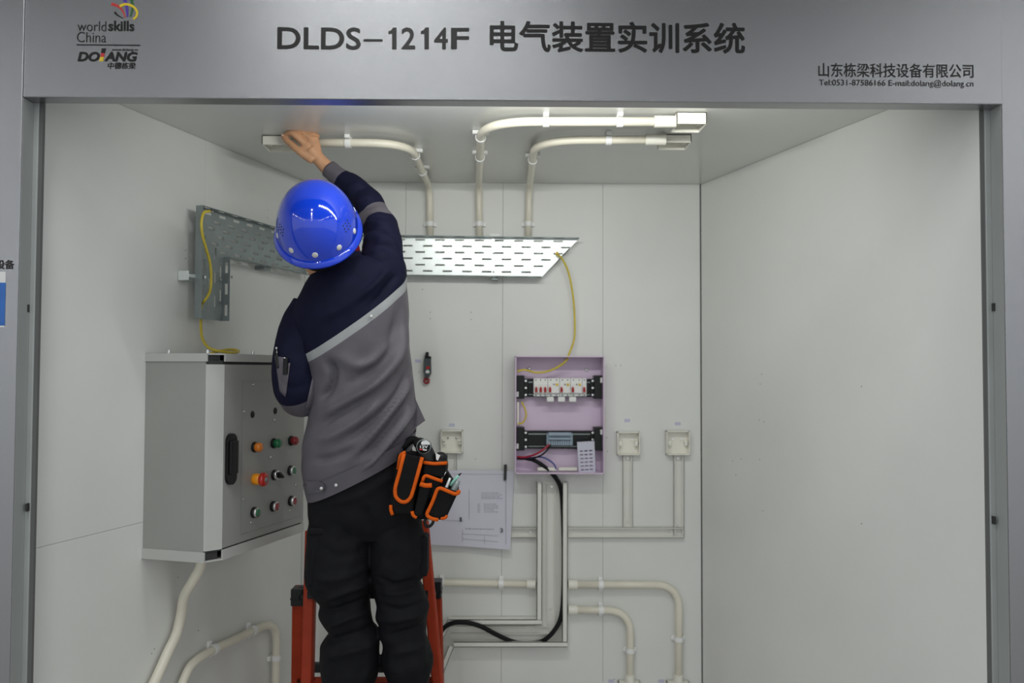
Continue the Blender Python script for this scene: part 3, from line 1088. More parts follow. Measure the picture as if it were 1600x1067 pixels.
def breaker(x0, x1, poles, toggles, rcd=False):
    mb2 = MB()
    rect_mb(mb2, FB, x0, 591, x1, 619, 0.030, 0.066, .001)
    rect_mb(mb2, FB, x0, 599.5, x1, 614, 0.030, 0.078, .001)
    br = obj('breaker', mb2, 'breaker', db)
    for i in range(poles):
        x = x0 + (x1 - x0) * (i + .5) / poles
        mb2 = MB()
        rect_mb(mb2, FB, x - .8, 592.7, x + .8, 594.5, 0.064, 0.0666)
        obj('terminal_hole', mb2, 'tester', br)
        mb2 = MB()
        rect_mb(mb2, FB, x - 1.3, 616, x + 1.3, 619.5, 0.062, 0.0672)
        obj('terminal_hole', mb2, 'galv_shade_grey', br)
    for x in toggles:
        mb2 = MB()
        rect_mb(mb2, FB, x - 1.9, 606.5, x + 1.9, 613, 0.076, 0.084, .0012)
        rect_mb(mb2, FB, x - 1.2, 604.5, x + 1.2, 609, 0.080, 0.092, .0012)
        obj('toggle', mb2, 'toggle', br)
    if rcd:
        mb2 = MB()
        rect_mb(mb2, FB, x1 - 5.6, 599, x1 - 1.8, 602.6, 0.07, 0.0815, .0008)
        obj('test_button', mb2, 'yellow', br)
        mb2 = MB()
        rect_mb(mb2, FB, x1 - 9.4, 599.6, x1 - 7.6, 601.6, 0.07, 0.0795)
        obj('indicator', mb2, 'tester', br)


breaker(833.8, 855.6, 3, (838, 845, 852))
breaker(856, 874, 2, (859.6,), True)
breaker(874.4, 891.2, 2, (877.6,), True)
breaker(891.6, 909.6, 2, (895.2,), True)
breaker(910, 916.4, 1, (913,))
for x in (854.5, 872, 889.5):
    mb = MB()
    rect_mb(mb, FB, x, 620, x + 10.8, 627.5, 0.04, 0.07, .001)
    obj('breaker_foot', mb, 'breaker', db)
mb = MB()
rect_mb(mb, FB, 854, 677, 895, 696, 0.030, 0.050, .001)
rect_mb(mb, FB, 857, 676, 893, 680.5, 0.045, 0.068, .001)
rect_mb(mb, FB, 857, 684, 893, 687, 0.045, 0.066, .001)
tb_ = obj('terminal_block', mb, 'terminal', db)
for i in range(10):
    x = 857.5 + i * 3.6
    mb = MB()
    rect_mb(mb, FB, x, 688.5, x + 2.6, 695.5, 0.046, 0.058, .0004)
    obj('terminal', mb, 'terminal', tb_)
mb = MB()
for k in range(2):
    rect_mb(mb, FB, (840, 873)[k], 730.5, (870, 902)[k], 735.5, 0.02, 0.05, .001)
obj('earth_bar', mb, 'pvc', db)
for (x, y, m_) in ((827, 576, 'steel'), (916.5, 577.5, 'white'), (884, 562, 'white')):
    c = loc(FB, x, y, .006)
    obj('fixing_screw', one('lathe', [(.0075, 0), (.0072, .003), (.004, .005)], FB @ Matrix.Translation((c[0], c[1], .004)), 14), m_, db)
mb = MB()
rect_mb(mb, FB, 807.5, 628, 811, 664, 0.02, 0.05, .001)
obj('side_terminal_strip', mb, 'pvc', db)
mb = MB()
cp = [loc(FB, x, y, .052) for x, y in ((901, 690), (928, 688.5), (930, 737), (904, 738.5))]
hl = []
for i in range(6):
    for j in range(3):
        s_, t_2 = 0.22 + j * 0.27, 0.30 + i * 0.12
        top = Vector(cp[0]).lerp(Vector(cp[1]), s_)
        bot = Vector(cp[3]).lerp(Vector(cp[2]), s_)
        p = top.lerp(bot, t_2)
        hl.append(slot(p.x, p.y, .012, .005))
mb.curve2d([[cp[3], cp[2], cp[1], cp[0]]] + hl, .0006, FB @ Matrix.Translation((0, 0, .066)))
obj('punched_card', mb, 'card', label='pale punched marker card standing inside the lilac distribution box', cat='card')
dw = lambda x, y, w_=.05: wpt(FB, x, y, w_)
wire('red_wire', [dw(858, 694, .055), dw(852, 700, .06), dw(838, 709, .06), dw(822, 714, .05), dw(808, 714, .04)], .004, 'wire_r',
     'dark red wire running from the terminal block inside the lilac box', 'wire')
wire('black_wire', [dw(861, 694, .055), dw(856, 702, .06), dw(846, 711, .06), dw(828, 717, .05), dw(808, 717, .04)], .003, 'cable',
     'thin dark wire beside the red wire inside the lilac box', 'wire')
wire('blue_wire', [dw(808, 716, .03), dw(825, 716, .04), dw(845, 714, .05), dw(858, 719, .05), dw(866, 726, .05), dw(869, 733, .05)],
     .003, 'wire_b', 'thin blue wire bending down inside the lilac box', 'wire')
wire('black_cable_end', [dw(822, 716, .03), dw(834, 719, .04), dw(845, 725, .045), dw(853, 731, .045), dw(862, 739, .04)], .0075, 'cable',
     'short end of black cable inside the lilac box', 'cable')
wire('earth_wire', [dw(815, 628, .05), dw(820, 638, .06), dw(822, 650, .06), dw(817, 660, .06), dw(810, 662, .055)], .0033, 'wire_y',
     'small yellow wire loop at the side of the lilac box', 'wire')

# ================================================================== PAPER, TAPE, TESTER
pp = [(670, 733), (803, 735), (797, 856), (666, 848)]
mb = MB()
P_ = [Vector(loc(FB, x, y, .004)) for x, y in pp]
nx, ny = 12, 10
vs, fs = [], []
for j in range(ny + 1):
    for i in range(nx + 1):
        s_, t_2 = i / nx, j / ny
        p = P_[0].lerp(P_[1], s_).lerp(P_[3].lerp(P_[2], s_), t_2)
        lift = 0.022 + 0.004 * math.sin(5 * s_ + 2 * t_2) + 0.014 * t_2 * t_2 * (0.4 + s_ * .6)
        vs.append((p.x, p.y, lift))
for j in range(ny):
    for i in range(nx):
        k = j * (nx + 1) + i
        fs.append((k, k + nx + 1, k + nx + 2, k + 1))
mb.add(vs, fs, 0, True, FB)
mb.add([(v[0], v[1], v[2] - .0004) for v in vs], [f[::-1] for f in fs], 0, True, FB)
paper = obj('paper_drawing', mb, 'paper', label='large white paper drawing taped to the back wall behind the tool pouch', cat='paper')


def ppt(x, y, up):
    """point of the sheet under a pixel, raised a hair"""
    u, v = loc(FB, x, y, .026)
    s_ = (x - 668) / 133
    t_2 = (y - 734) / 118
    lift = 0.022 + 0.004 * math.sin(5 * s_ + 2 * t_2) + 0.014 * t_2 * t_2 * (0.4 + s_ * .6)
    return (u, v, lift + up)


mb = MB()


def dash(x0, y0, x1, y1, hgt):
    n = max(1, int(abs(x1 - x0) / 8))
    for k in range(n):
        a0, a1 = x0 + (x1 - x0) * k / n, x0 + (x1 - x0) * (k + 1) / n
        b0, b1 = y0 + (y1 - y0) * k / n, y0 + (y1 - y0) * (k + 1) / n
        mb.add([ppt(a0, b0 + hgt, .0006), ppt(a1, b1 + hgt, .0006), ppt(a1, b1 - hgt, .0006), ppt(a0, b0 - hgt, .0006)], [(0, 1, 2, 3)], 0, False, FB)


for k, y in enumerate((770.5, 773.5, 776.5, 779)):
    x = 752
    while x < 778 + (k % 2) * 5:
        l = random.uniform(2, 5)
        dash(x, y, x + l, y, .5)
        x += l + 1
for k, y in enumerate((788, 791, 794, 797, 800)):
    dash(746, y, 749.5 + (k % 2), y, .5)
    x = 756
    while x < 772 + (k % 3) * 3:
        l = random.uniform(2, 4.5)
        dash(x, y, x + l, y, .5)
        x += l + 1
x = 727
while x < 772:
    l = random.uniform(2, 5)
    dash(x, 826 + (x - 727) * .02, x + l, 826 + (x + l - 727) * .02, .6)
    x += l + 1.2
dash(690, 740.5, 790, 741.5, .3)
dash(722, 834, 778, 837, .3)
dash(722, 842, 778, 846, .3)
dash(691, 813, 724, 814, .3)
for (xa, ya, yb2) in ((790.5, 741.5, 850), (722.5, 828, 846), (757, 838, 850), (733, 765, 812)):
    mb.add([ppt(xa - .3, ya, .0006), ppt(xa - .3, yb2, .0006), ppt(xa + .3, yb2, .0006), ppt(xa + .3, ya, .0006)], [(0, 1, 2, 3)], 0, False, FB)
obj('printed_lines', mb, 'print', paper)
for (ch, rc) in (('1', (718.5, 808, 721.5, 815)), ('3', (781.5, 825, 786, 832))):
    mb = text_mb(ch, rc, FB @ Matrix.Translation((0, 0, .0)), wv=.0365 if ch == '3' else .0315, bold=.02)
    obj('printed_numeral', mb, 'tester', paper)
mb = MB()
poly_mb(mb, FB, [(787.5, 727), (792, 726.5), (791.5, 750), (787, 750.5)], 0.0005, 0.0275)
obj('tape_strip', mb, 'gap_tape_black', label='short black tape strip holding the paper drawing corner', cat='tape')

tester = thing('voltage_tester', 'small dark grey hand tester with a red ring end on the back wall', 'tester', wpt(FB, 666, 600))
mb = MB()
poly_mb(mb, FB, [(662.5, 560), (673, 560), (673.5, 583), (670, 590), (664.5, 590), (661.5, 581)], 0.004, 0.030)
obj('body', mb, 'tester', tester)
mb = MB()
poly_mb(mb, FB, [(665.5, 550), (669.5, 550), (669.5, 556), (673.5, 557), (673.5, 560), (663, 560), (664, 556)], 0.008, 0.024)
obj('neck', mb, 'black', tester)
c = loc(FB, 666.5, 595, .015)
mb = MB()
ring = [(c[0] + .0085 * math.cos(k * math.pi / 8), c[1] + .0085 * math.sin(k * math.pi / 8), .015) for k in range(17)]
mb.tube([FB @ Vector(p) for p in ring], .005, 8)
poly_mb(mb, FB, [(665, 587), (670, 587), (669, 593), (665, 593)], 0.008, 0.024)
obj('ring', mb, 'red_lens', tester)
mb = MB()
poly_mb(mb, FB, [(666, 573), (671.5, 572), (671.5, 575.5), (666, 577)], .03, .0308)
obj('red_mark', mb, 'toggle', tester)
mb = MB()
poly_mb(mb, FB, [(665, 580), (668, 577.5), (671, 580), (671, 583), (665, 583)], .03, .0308)
obj('white_mark', mb, 'white', tester)

# ================================================================== CONTROL CABINET
def bis(fn, lo_, hi_, target):
    for _ in range(50):
        mid = (lo_ + hi_) / 2
        if fn(mid) < target:
            lo_ = mid
        else:
            hi_ = mid
    return (lo_ + hi_) / 2


cu0 = loc(FL, 224, 700)[0]
zmid = loc(FL, 224, 700)[1]
D1 = bis(lambda d: proj(FL @ Vector((cu0, zmid, d)))[0], 0.02, 0.5, 319.5)
CH = bis(lambda c_: proj(FL @ Vector((cu0 + c_, zmid, D1 + c_ * 0.55)))[0], 0.0, 0.2, 349)
D2 = D1 + CH * 0.55
cu1 = bis(lambda u_2: proj(FL @ Vector((u_2, zmid, D2)))[0], cu0, 0.2, 475)
vT, vT2 = loc(FL, 225, 552)[1], loc(FL, 226, 564.5)[1]
vB, vB2 = loc(FL, 223, 872)[1], loc(FL, 224, 856)[1]
print('cabinet depth', D1, D2, 'chamfer', CH, 'width', cu1 - cu0, 'height', vT - vB)
TV = FL @ Matrix(((1, 0, 0, 0), (0, 0, 1, 0), (0, 1, 0, 0), (0, 0, 0, 1)))      # (u, w, v) -> frame, extrude along v
cabinet = thing('control_cabinet', 'grey steel wall cabinet with coloured push buttons on its door', 'cabinet', FL @ Vector(((cu0 + cu1) / 2, vB, 0)))


def vprism(poly, v0, v1):
    m2 = MB()
    n = len(poly)
    vs = [(p[0], v0, p[1]) for p in poly] + [(p[0], v1, p[1]) for p in poly]
    fs = [list(range(n)), list(range(n, 2 * n))[::-1]] + [((i + 1) % n, i, n + i, n + (i + 1) % n) for i in range(n)]
    m2.add(vs, fs, 0, False, FL)
    return m2


e = 0.004
obj('cabinet_body', vprism([(cu0 + e, 0), (cu0 + e, D1 - .004), (cu0 + CH, D2 - .022), (cu1 - e, D2 - .022), (cu1 - e, 0)], vB2 - .004, vT2 + .004), 'cab',
    cabinet, weld=True)
obj('door_gap_shade', vprism([(cu0 + e + .003, D1 - .012), (cu0 + e + .003, D1 - .001), (cu0 + CH, D2 - .006), (cu1 - e - .002, D2 - .006),
                           (cu1 - e - .002, D2 - .026), (cu0 + CH, D2 - .026)], vB2 - .003, vT2 + .003), 'gap_tape_black', cabinet, weld=True)  # dark strip put in for the shade of the gaps around the door
obj('door_edge', vprism([(cu0 + e + .002, D1 - .004), (cu0 + e + .004, D1 + .002), (cu0 + CH, D2), (cu0 + CH, D2 - .006)], vB2 + .002, vT2 - .008),
    'cab_light', cabinet, weld=True)
door = obj('cabinet_door', vprism([(cu0 + CH, D2 - .006), (cu0 + CH, D2), (cu1, D2), (cu1, D2 - .018), (cu1 - .004, D2 - .018), (cu1 - .004, D2 - .006)],
                                  vB2 + .004, vT2 - .008), 'cab', cabinet, weld=True)
for (v0, v1) in ((vT2, vT), (vB, vB2)):
    obj('frame_channel', vprism([(cu0, 0), (cu0, D1 + .004), (cu0 + .004, D1 + .004), (cu0 + .004, .004), (cu1 - .004, .004), (cu1 - .004, D2 - .002),
                                 (cu0 + CH, D2 - .002), (cu0 + CH, D2 + .003), (cu1, D2 + .003), (cu1, 0)], v0, v1), 'cab_light', cabinet, weld=True)
    obj('channel_plate', vprism([(cu0 + .001, 0), (cu0 + .001, D1), (cu0 + CH, D2 + .001), (cu1 - .001, D2 + .001), (cu1 - .001, 0)],
                                (v1 - .004) if v0 > 1.2 else v0, v1 if v0 > 1.2 else v0 + .004), 'cab_light', cabinet, weld=True)
    obj('corner_recess', vprism([(cu0 + .006, .01), (cu0 + .006, D1 - .002), (cu0 + CH - .004, D2 - .012), (cu0 + CH, .01)], v0 + .004, v1 - .004),
        'gap_tape_black', cabinet, weld=True)
for (bu, bw) in ((cu0 + .02, D1 * .32), (cu0 + .025, D1 - .012), (cu0 + (cu1 - cu0) * .48, D2 - .03)):
    obj('bolt', one('cyl', (bu, vT - .001, bw), (bu, vT + .010, bw), .0055, 8, T=FL), 'steel', cabinet)
dl = lambda x, y: loc(FL, x, y, D2)


def on_door(x, y):
    c_ = dl(x, y)
    return FL @ Matrix.Translation((c_[0], c_[1], D2))


def pilot(x, y, m_, label):
    T = on_door(x, y)
    b_ = obj('pilot_light', one('lathe', [(.0155, 0), (.0155, .006), (.0135, .008)], T, 24), 'black', cabinet, label)
    obj('lens', one('lathe', [(.0135, .004), (.0135, .020), (.011, .025), (.006, .027)], T, 24), m_, b_)


def pushb(x, y, m_, label):
    T = on_door(x, y)
    b_ = obj('push_button', one('lathe', [(.016, 0), (.016, .006), (.0145, .007)], T, 24), 'black', cabinet, label)
    obj('bezel', one('lathe', [(.0145, .005), (.0145, .014), (.0125, .016)], T, 24), 'steel', b_)
    obj('cap', one('lathe', [(.0115, .012), (.0115, .0175), (.010, .0185)], T, 24), m_, b_)


pilot(397, 698.5, 'orange_lens', 'orange pilot light')
pilot(427, 692.5, 'green_lens', 'green pilot light')
pilot(454, 688.5, 'red_lens', 'dark red pilot light')
pushb(453, 735, 'green_lens', 'green push button')
pushb(396, 800.5, 'green_lens', 'green push button in the bottom row')
pushb(426, 791, 'red_lens', 'red push button')
pushb(454, 782.5, 'red_lens', 'red push button')
T = on_door(397, 748.5)
es = obj('emergency_stop', one('lathe', [(.016, 0), (.016, .004), (.017, .006), (.0155, .022), (.013, .024)], T, 26), 'orange_collar', cabinet, 'red mushroom stop on an orange collar')
obj('mushroom_cap', one('lathe', [(.012, .02), (.0195, .026), (.0205, .032), (.018, .039), (.010, .041)], T, 26), 'red_cap', es)
obj('cap_mark', one('lathe', [(.008, .040), (.008, .0418)], T, 18), 'galv_shade_grey', es)
T = on_door(428, 742)
se = obj('selector_switch', one('lathe', [(.016, 0), (.016, .006), (.0145, .007)], T, 24), 'black', cabinet, 'black selector switch')
obj('bezel', one('lathe', [(.0145, .005), (.0145, .013), (.0125, .015)], T, 24), 'steel', se)
mb = MB()
T2 = T @ Matrix.Rotation(R(-35), 4, 'Z')
mb.lathe([(.010, .012), (.010, .018)], T, 18)
mb.box((-.013, -.0035, .016), (.013, .0035, .030), T2, .0012)
obj('selector_knob', mb, 'black', se)
mb = MB()
c0, c1 = dl(351.5, 717), dl(366, 717)
vt_, vb_ = dl(359, 677)[1], dl(359, 757)[1]
ru = (c1[0] - c0[0]) / 2
poly = [(c0[0] + ru + ru * math.cos(a2), vt_ - ru + ru * math.sin(a2)) for a2 in [math.pi * k / 10 for k in range(11)]] + \
       [(c0[0] + ru + ru * math.cos(a2), vb_ + ru + ru * math.sin(a2)) for a2 in [math.pi + math.pi * k / 10 for k in range(11)]]
mb.prism(poly, D2, D2 + .010, FL)
hd = obj('door_handle', mb, 'black', door, 'long black swing handle')
mb = MB()
mb.box((c0[0] + .004, vb_ + .03, D2 + .009), (c1[0] - .004, vt_ - .02, D2 + .018), FL, .003)
obj('lever', mb, 'black', hd)
mb = MB()
T = on_door(365, 735)
mb.cyl((-.001, 0, .008), (-.001, 0, .0125), .0035, 12, T=T)
obj('lock', mb, 'mint', hd)
for (x, y) in ((395, 601), (381, 643), (380, 779), (392, 816), (452, 797), (461, 757), (428, 656), (422, 714)):
    T = on_door(x, y)
    obj('screw', one('lathe', [(.0042, 0), (.0040, .002), (.002, .0035)], T, 12), 'steel', door)
for (x, y) in ((394.5, 647.5), (430, 642)):
    T = on_door(x, y)
    obj('empty_hole', one('lathe', [(.0105, 0), (.0105, .0005)], T, 20), 'hole', door)
mb = MB()
pa, pb = dl(379, 596), dl(469, 806)
for (A_, B_) in (((pa[0], pa[1]), (pb[0], pa[1])), ((pa[0], pb[1]), (pb[0], pb[1])), ((pa[0], pa[1]), (pa[0], pb[1]))):
    mb.box((A_[0] - .0005, A_[1] - .0005, D2), (B_[0] + .0005, B_[1] + .0005, D2 + .0006), FL)
obj('plate_outline', mb, 'galv_shade_grey', door)

# ================================================================== STEP LADDER
ladder = thing('step_ladder', 'red step ladder with black end caps under the person', 'ladder', (at(575, 900, 2.55).x, 2.6, 0))


def rail(p0, p1, wx=0.031, wy=0.05, m_='ladder', name='rail'):
    p0, p1 = Vector(p0), Vector(p1)
    z = (p1 - p0).normalized()
    x = Vector((1, 0, 0)) - z * z.x
    x.normalize()
    y = z.cross(x)
    T = Matrix(((x.x, y.x, z.x, p0.x), (x.y, y.y, z.y, p0.y), (x.z, y.z, z.z, p0.z), (0, 0, 0, 1)))
    L_ = (p1 - p0).length
    mb2 = MB()
    mb2.box((-wx / 2, -wy / 2, 0), (wx / 2, wy / 2, L_), T, .004)
    mb2.box((-wx / 2 - .0015, -wy / 4, 0), (wx / 2 + .0015, wy / 4, L_), T, .001)
    return obj(name, mb2, m_, ladder)


def ext(pa, pb, z):
    k = (z - pa.z) / (pb.z - pa.z)
    return pa + (pb - pa) * k


fl_t, fl_b = at(485, 900, 2.69), at(481, 1067, 2.61)
fr_t, fr_b = at(664, 846, 2.715), at(684, 1067, 2.61)
bl_t, bl_b = at(467, 919, 2.82), at(465, 1067, 2.90)
br_t, br_b = at(681, 908, 2.82), at(685, 1067, 2.90)
ztl = at(664, 815, 2.72).z
fr_rails = []
for (t2, b2, ztop_) in ((fl_t, fl_b, ztl - .03), (fr_t, fr_b, ztl)):
    f0, f1 = ext(t2, b2, 0.01), ext(t2, b2, ztop_)
    fr_rails.append((f0, f1))
    rail(f0, f1)
    mb = MB()
    mb.box((f0.x - .024, f0.y - .034, 0), (f0.x + .024, f0.y + .034, .05), None, .004)
    obj('foot_cap', mb, 'black', ladder)
for (t2, b2) in ((bl_t, bl_b), (br_t, br_b)):
    f0 = ext(t2, b2, 0.01)
    rail(f0, t2, .034, .045)
    mb = MB()
    mb.box((t2.x - .0195, t2.y - .030, t2.z - .05), (t2.x + .0195, t2.y + .030, t2.z + .004), None, .003)
    mb.box((t2.x - .021, t2.y - .032, t2.z - .03), (t2.x + .021, t2.y + .032, t2.z - .024), None, .002)
    obj('end_cap', mb, 'black', ladder)
    mb = MB()
    mb.box((f0.x - .024, f0.y - .034, 0), (f0.x + .024, f0.y + .034, .05), None, .004)
    obj('foot_cap', mb, 'black', ladder)
STEP_Z = 0.40
for z in (0.13, STEP_Z, 0.67, 0.93):
    a2, b2 = ext(*fr_rails[0], z), ext(*fr_rails[1], z)
    mb = MB()
    mb.box((a2.x, a2.y - .045, z - .022), (b2.x, a2.y + .045, z), None, .003)
    for k in range(5):
        yy = a2.y - .036 + k * .018
        mb.box((a2.x + .01, yy - .003, z - .001), (b2.x - .01, yy + .003, z + .002))
    obj('step', mb, 'ladder' if z < .9 else 'black', ladder)
for z in (0.25, 0.62, .885):
    a2, b2 = ext(bl_t, bl_b, z), ext(br_t, br_b, z)
    mb = MB()
    mb.box((a2.x, a2.y - .012, z - .015), (b2.x, a2.y + .012, z + .015), None, .003)
    obj('rear_brace', mb, 'black', ladder)
for s_ in (0, 1):
    z = .60
    a2 = ext(*fr_rails[s_], z)
    b2 = ext(*((bl_t, bl_b) if s_ == 0 else (br_t, br_b)), z - .02)
    mb = MB()
    mb.tube([a2, b2], .006, 8)
    obj('spreader', mb, 'black', ladder)
    a2 = ext(*fr_rails[s_], ztl - .22)
    b2 = (bl_t if s_ == 0 else br_t) + Vector((0, 0, -.03))
    mb = MB()
    mb.cyl(a2, b2, .009, 10)
    obj('hinge', mb, 'black', ladder)

# ================================================================== PERSON
def ring_pts(c, ax, by, n, ex=2.0):
    out = []
    for k in range(n):
        a2 = 2 * math.pi * k / n
        ca, sa = math.cos(a2), math.sin(a2)
        out.append(c + ax * (math.copysign(abs(ca) ** (2 / ex), ca)) + by * (math.copysign(abs(sa) ** (2 / ex), sa)))
    return out


def loft(keys, n=48, sub=6, ex=2.2, cap=(True, True), mats=None):
    """keys: list of (centre, ax, by); Catmull-Rom between them; mats: material index per key segment"""
    cs = crom([k[0] for k in keys], sub)
    xs = crom([k[1] for k in keys], sub)
    ys = crom([k[2] for k in keys], sub)
    vs, fs, mi = [], [], []
    for c_, x_, y_ in zip(cs, xs, ys):
        vs += ring_pts(c_, x_, y_, n, ex)
    for i in range(len(cs) - 1):
        for k in range(n):
            fs.append((i * n + k, i * n + (k + 1) % n, (i + 1) * n + (k + 1) % n, (i + 1) * n + k))
            mi.append(mats[i // sub](k / n, i) if mats and callable(mats[i // sub]) else (mats[i // sub] if mats else 0))
    if cap[0]:
        fs.append(list(range(n))[::-1])
        mi.append(mi[0])
    if cap[1]:
        fs.append([(len(cs) - 1) * n + k for k in range(n)])
        mi.append(mi[-1] if not cap[0] else mi[-2])
    return vs, fs, mi


def vnormals(vs, fs):
    ns = [Vector((0, 0, 0)) for _ in vs]
    for f in fs:
        if len(f) > 4:
            continue
        a2, b2, c2 = vs[f[0]], vs[f[1]], vs[f[2]]
        nn = (b2 - a2).cross(vs[f[-1]] - a2)
        for i in f:
            ns[i] = ns[i] + nn
    return [n_.normalized() if n_.length > 0 else n_ for n_ in ns]


def seg_dist(p, a2, b2):
    d = b2 - a2
    t = max(0, min(1, (p - a2).dot(d) / max(d.length_squared, 1e-12)))
    return (p - (a2 + d * t)).length, t


def fold(vs, fs, folds, Yref, namp=0.0, nsc=9.0, outward=None):
    ns = vnormals(vs, fs)
    cen = sum(vs, Vector()) / len(vs)
    flip = sum((vs[i] - cen).dot(ns[i]) for i in range(len(vs))) < 0
    FD = []
    for (pts, amp, wd) in folds:
        q = [at(x, y, Yref) for x, y in pts]
        FD.append(([Vector((v.x, v.z)) for v in crom(q, 5)], amp, wd))
    out = []
    for v, n_ in zip(vs, ns):
        if flip:
            n_ = -n_
        d = namp * (noise.noise(v * nsc) + 0.5 * noise.noise(v * nsc * 2.3))
        fac = max(0.0, min(1.0, -n_.y * 1.6))
        if fac > 0:
            p = Vector((v.x, v.z))
            for (ln, amp, wd) in FD:
                best = 9
                bk = 0
                for k in range(len(ln) - 1):
                    dd, t = seg_dist(p, ln[k], ln[k + 1])
                    if dd < best:
                        best, bk = dd, (k + t) / (len(ln) - 1)
                if best < wd * 3:
                    tap = min(1.0, 4 * bk + .15, 4 * (1 - bk) + .15)
                    d += fac * amp * tap * math.exp(-(best / wd) ** 2)
        out.append(v + n_ * d)
    return out


def krow(l, r_, Y, dep, sag=0.0):
    a2, b2 = at(l[0], l[1], Y), at(r_[0], r_[1], Y)
    return ((a2 + b2) / 2, (b2 - a2) / 2, Vector((0, -dep, -sag)))


person = thing('person', 'person in navy and grey work jacket reaching up to the ceiling box', 'person', at(580, 1230, 2.45) * 1.0)

# --- body (one continuous skin mesh)
HC = at(497, 360, 2.335)                              # centre of the helmet rim plane
HM = Matrix.Translation(HC) @ Matrix.Rotation(R(10), 4, 'Z') @ Matrix.Rotation(R(50), 4, 'X') @ Matrix.Rotation(R(-7), 4, 'Y')
bodym = MB()
# head
bodym.ell((0, 0.005, -0.015), (0.074, 0.094, 0.105), HM, n=28, m=18)
bodym.ell((0, 0.040, -0.080), (0.056, 0.058, 0.066), HM)
bodym.ell((0, 0.072, -0.128), (0.028, 0.024, 0.022), HM)
bodym.ell((0, 0.104, -0.062), (0.013, 0.018, 0.024), HM)
bodym.ell((0, 0.096, -0.102), (0.022, 0.010, 0.008), HM)
bodym.ell((0, 0.090, -0.022), (0.050, 0.012, 0.010), HM)
for s_ in (-1, 1):
    bodym.ell((s_ * 0.078, -0.005, -0.060), (0.011, 0.020, 0.030), HM)
nk0 = HM @ Vector((0, -0.012, -0.085))
nk1 = at(530, 436, 2.43)
bodym.tube(crom([HM @ Vector((0, 0, -0.05)), nk0, (nk0 + nk1) / 2 + Vector((0, .0, .0)), nk1, nk1 + Vector((.01, .01, -.08))], 4),
           [0.058, 0.058, 0.057, 0.056, 0.056] * 6, 20)
# trunk and limbs under the clothes
keys = [krow((515, 452), (585, 425), 2.43, .06), krow((482, 500), (612, 440), 2.43, .07), krow((496, 580), (622, 525), 2.44, .075),
        krow((500, 680), (622, 630), 2.455, .075), krow((500, 780), (632, 760), 2.46, .08), krow((510, 830), (640, 815), 2.46, .07)]
v_, f_, _ = loft(keys, 24, 4)
bodym.add(v_, f_, 0, True)
for pts, rr in (([(530, 800, 2.46), (528, 900, 2.45), (545, 1000, 2.44), (548, 1100, 2.46), (550, 1210, 2.46)], [.05, .046, .034, .032, .028]),
                ([(615, 800, 2.46), (622, 900, 2.45), (630, 1000, 2.44), (636, 1100, 2.46), (638, 1210, 2.46)], [.05, .046, .034, .032, .028])):
    P = [at(*p) for p in pts]
    n_ = len(crom(P, 4))
    rads = [rr[min(i // 4, 4)] * (1 - (i % 4) / 4) + rr[min(i // 4 + 1, 4)] * ((i % 4) / 4) for i in range(n_)]
    bodym.tube(crom(P, 4), rads, 16)


def limb(pts, rr, n=16):
    P = [at(*p) if len(p) == 3 and p[1] > 10 else Vector(p) for p in pts]
    C = crom(P, 4)
    rads = [rr[min(i // 4, len(rr) - 1)] * (1 - (i % 4) / 4) + rr[min(i // 4 + 1, len(rr) - 1)] * ((i % 4) / 4) for i in range(len(C))]
    bodym.tube(C, rads, n)


HY = wpt(FC, 432, 210.5).y - 0.012                      # the hand works at the front face of the ceiling box
limb([(590, 440, 2.42), (598, 400, 2.44), (592, 355, 2.49), (578, 328, 2.53), (552, 296, HY - .03), (531, 278, HY - .02), (511, 262, HY - .015),
      (497, 247, HY - .018), (486, 234, HY - .02)], [.04, .038, .033, .029, .027, .0235, .0222, .0195, .022])
# palm
P = lambda x, y, d=0.0: at(x, y, HY - .02 + d)
for (a2, b2, r0, r1) in ((P(494, 245), P(478, 226, -.004), .016, .0155), (P(495, 243), P(485, 217, .000), .016, .0145),
                         (P(496, 241), P(491, 215, .004), .015, .013), (P(489, 247), P(474, 229, -.004), .014, .013),
                         (P(491, 250), P(468, 233, -.006), .012, .011)):
    bodym.tube([a2.lerp(b2, k / 5) for k in range(6)], [r0 + (r1 - r0) * k / 5 for k in range(6)], 14)
# four fingers: knuckle -> middle joint -> tip
for (k0, k1, k2, k3, r0) in (
        ((474, 223, -.010), (458.5, 209.5, -.017), (450, 209, -.008), (444, 213.5, .000), .0100),
        ((482.5, 214.5, -.004), (465, 202.5, -.006), (455, 203, .002), (449, 207.5, .006), .0098),
        ((489, 211.5, .004), (474, 201.5, .008), (464, 201.5, .012), (457, 206, .012), .0092),
        ((495, 213, .012), (484, 204, .020), (474, 204, .022), (467, 208, .020), .0084)):
    C = crom([P(*k0), P(*k1), P(*k2), P(*k3)], 5)
    bodym.tube(C, [r0 * (1.05 - .30 * i / (len(C) - 1)) for i in range(len(C))], 12)
    bodym.ell(P(*k0), (r0 * 1.08,) * 3)
    bodym.ell(C[-1], (r0 * .74,) * 3)
# thumb from the side of the palm
C = crom([P(489, 250, -.004), P(472, 239.5, -.010), P(459, 229, -.010), P(448.5, 219.5, -.005), P(442, 212.5, .000)], 5)
bodym.tube(C, [.014, .0138, .0135, .0130, .0125, .0120, .0115, .0112, .011, .0108, .0105, .0103, .010, .0098, .0096, .0095, .0093, .009, .0086, .0082, .007], 12)
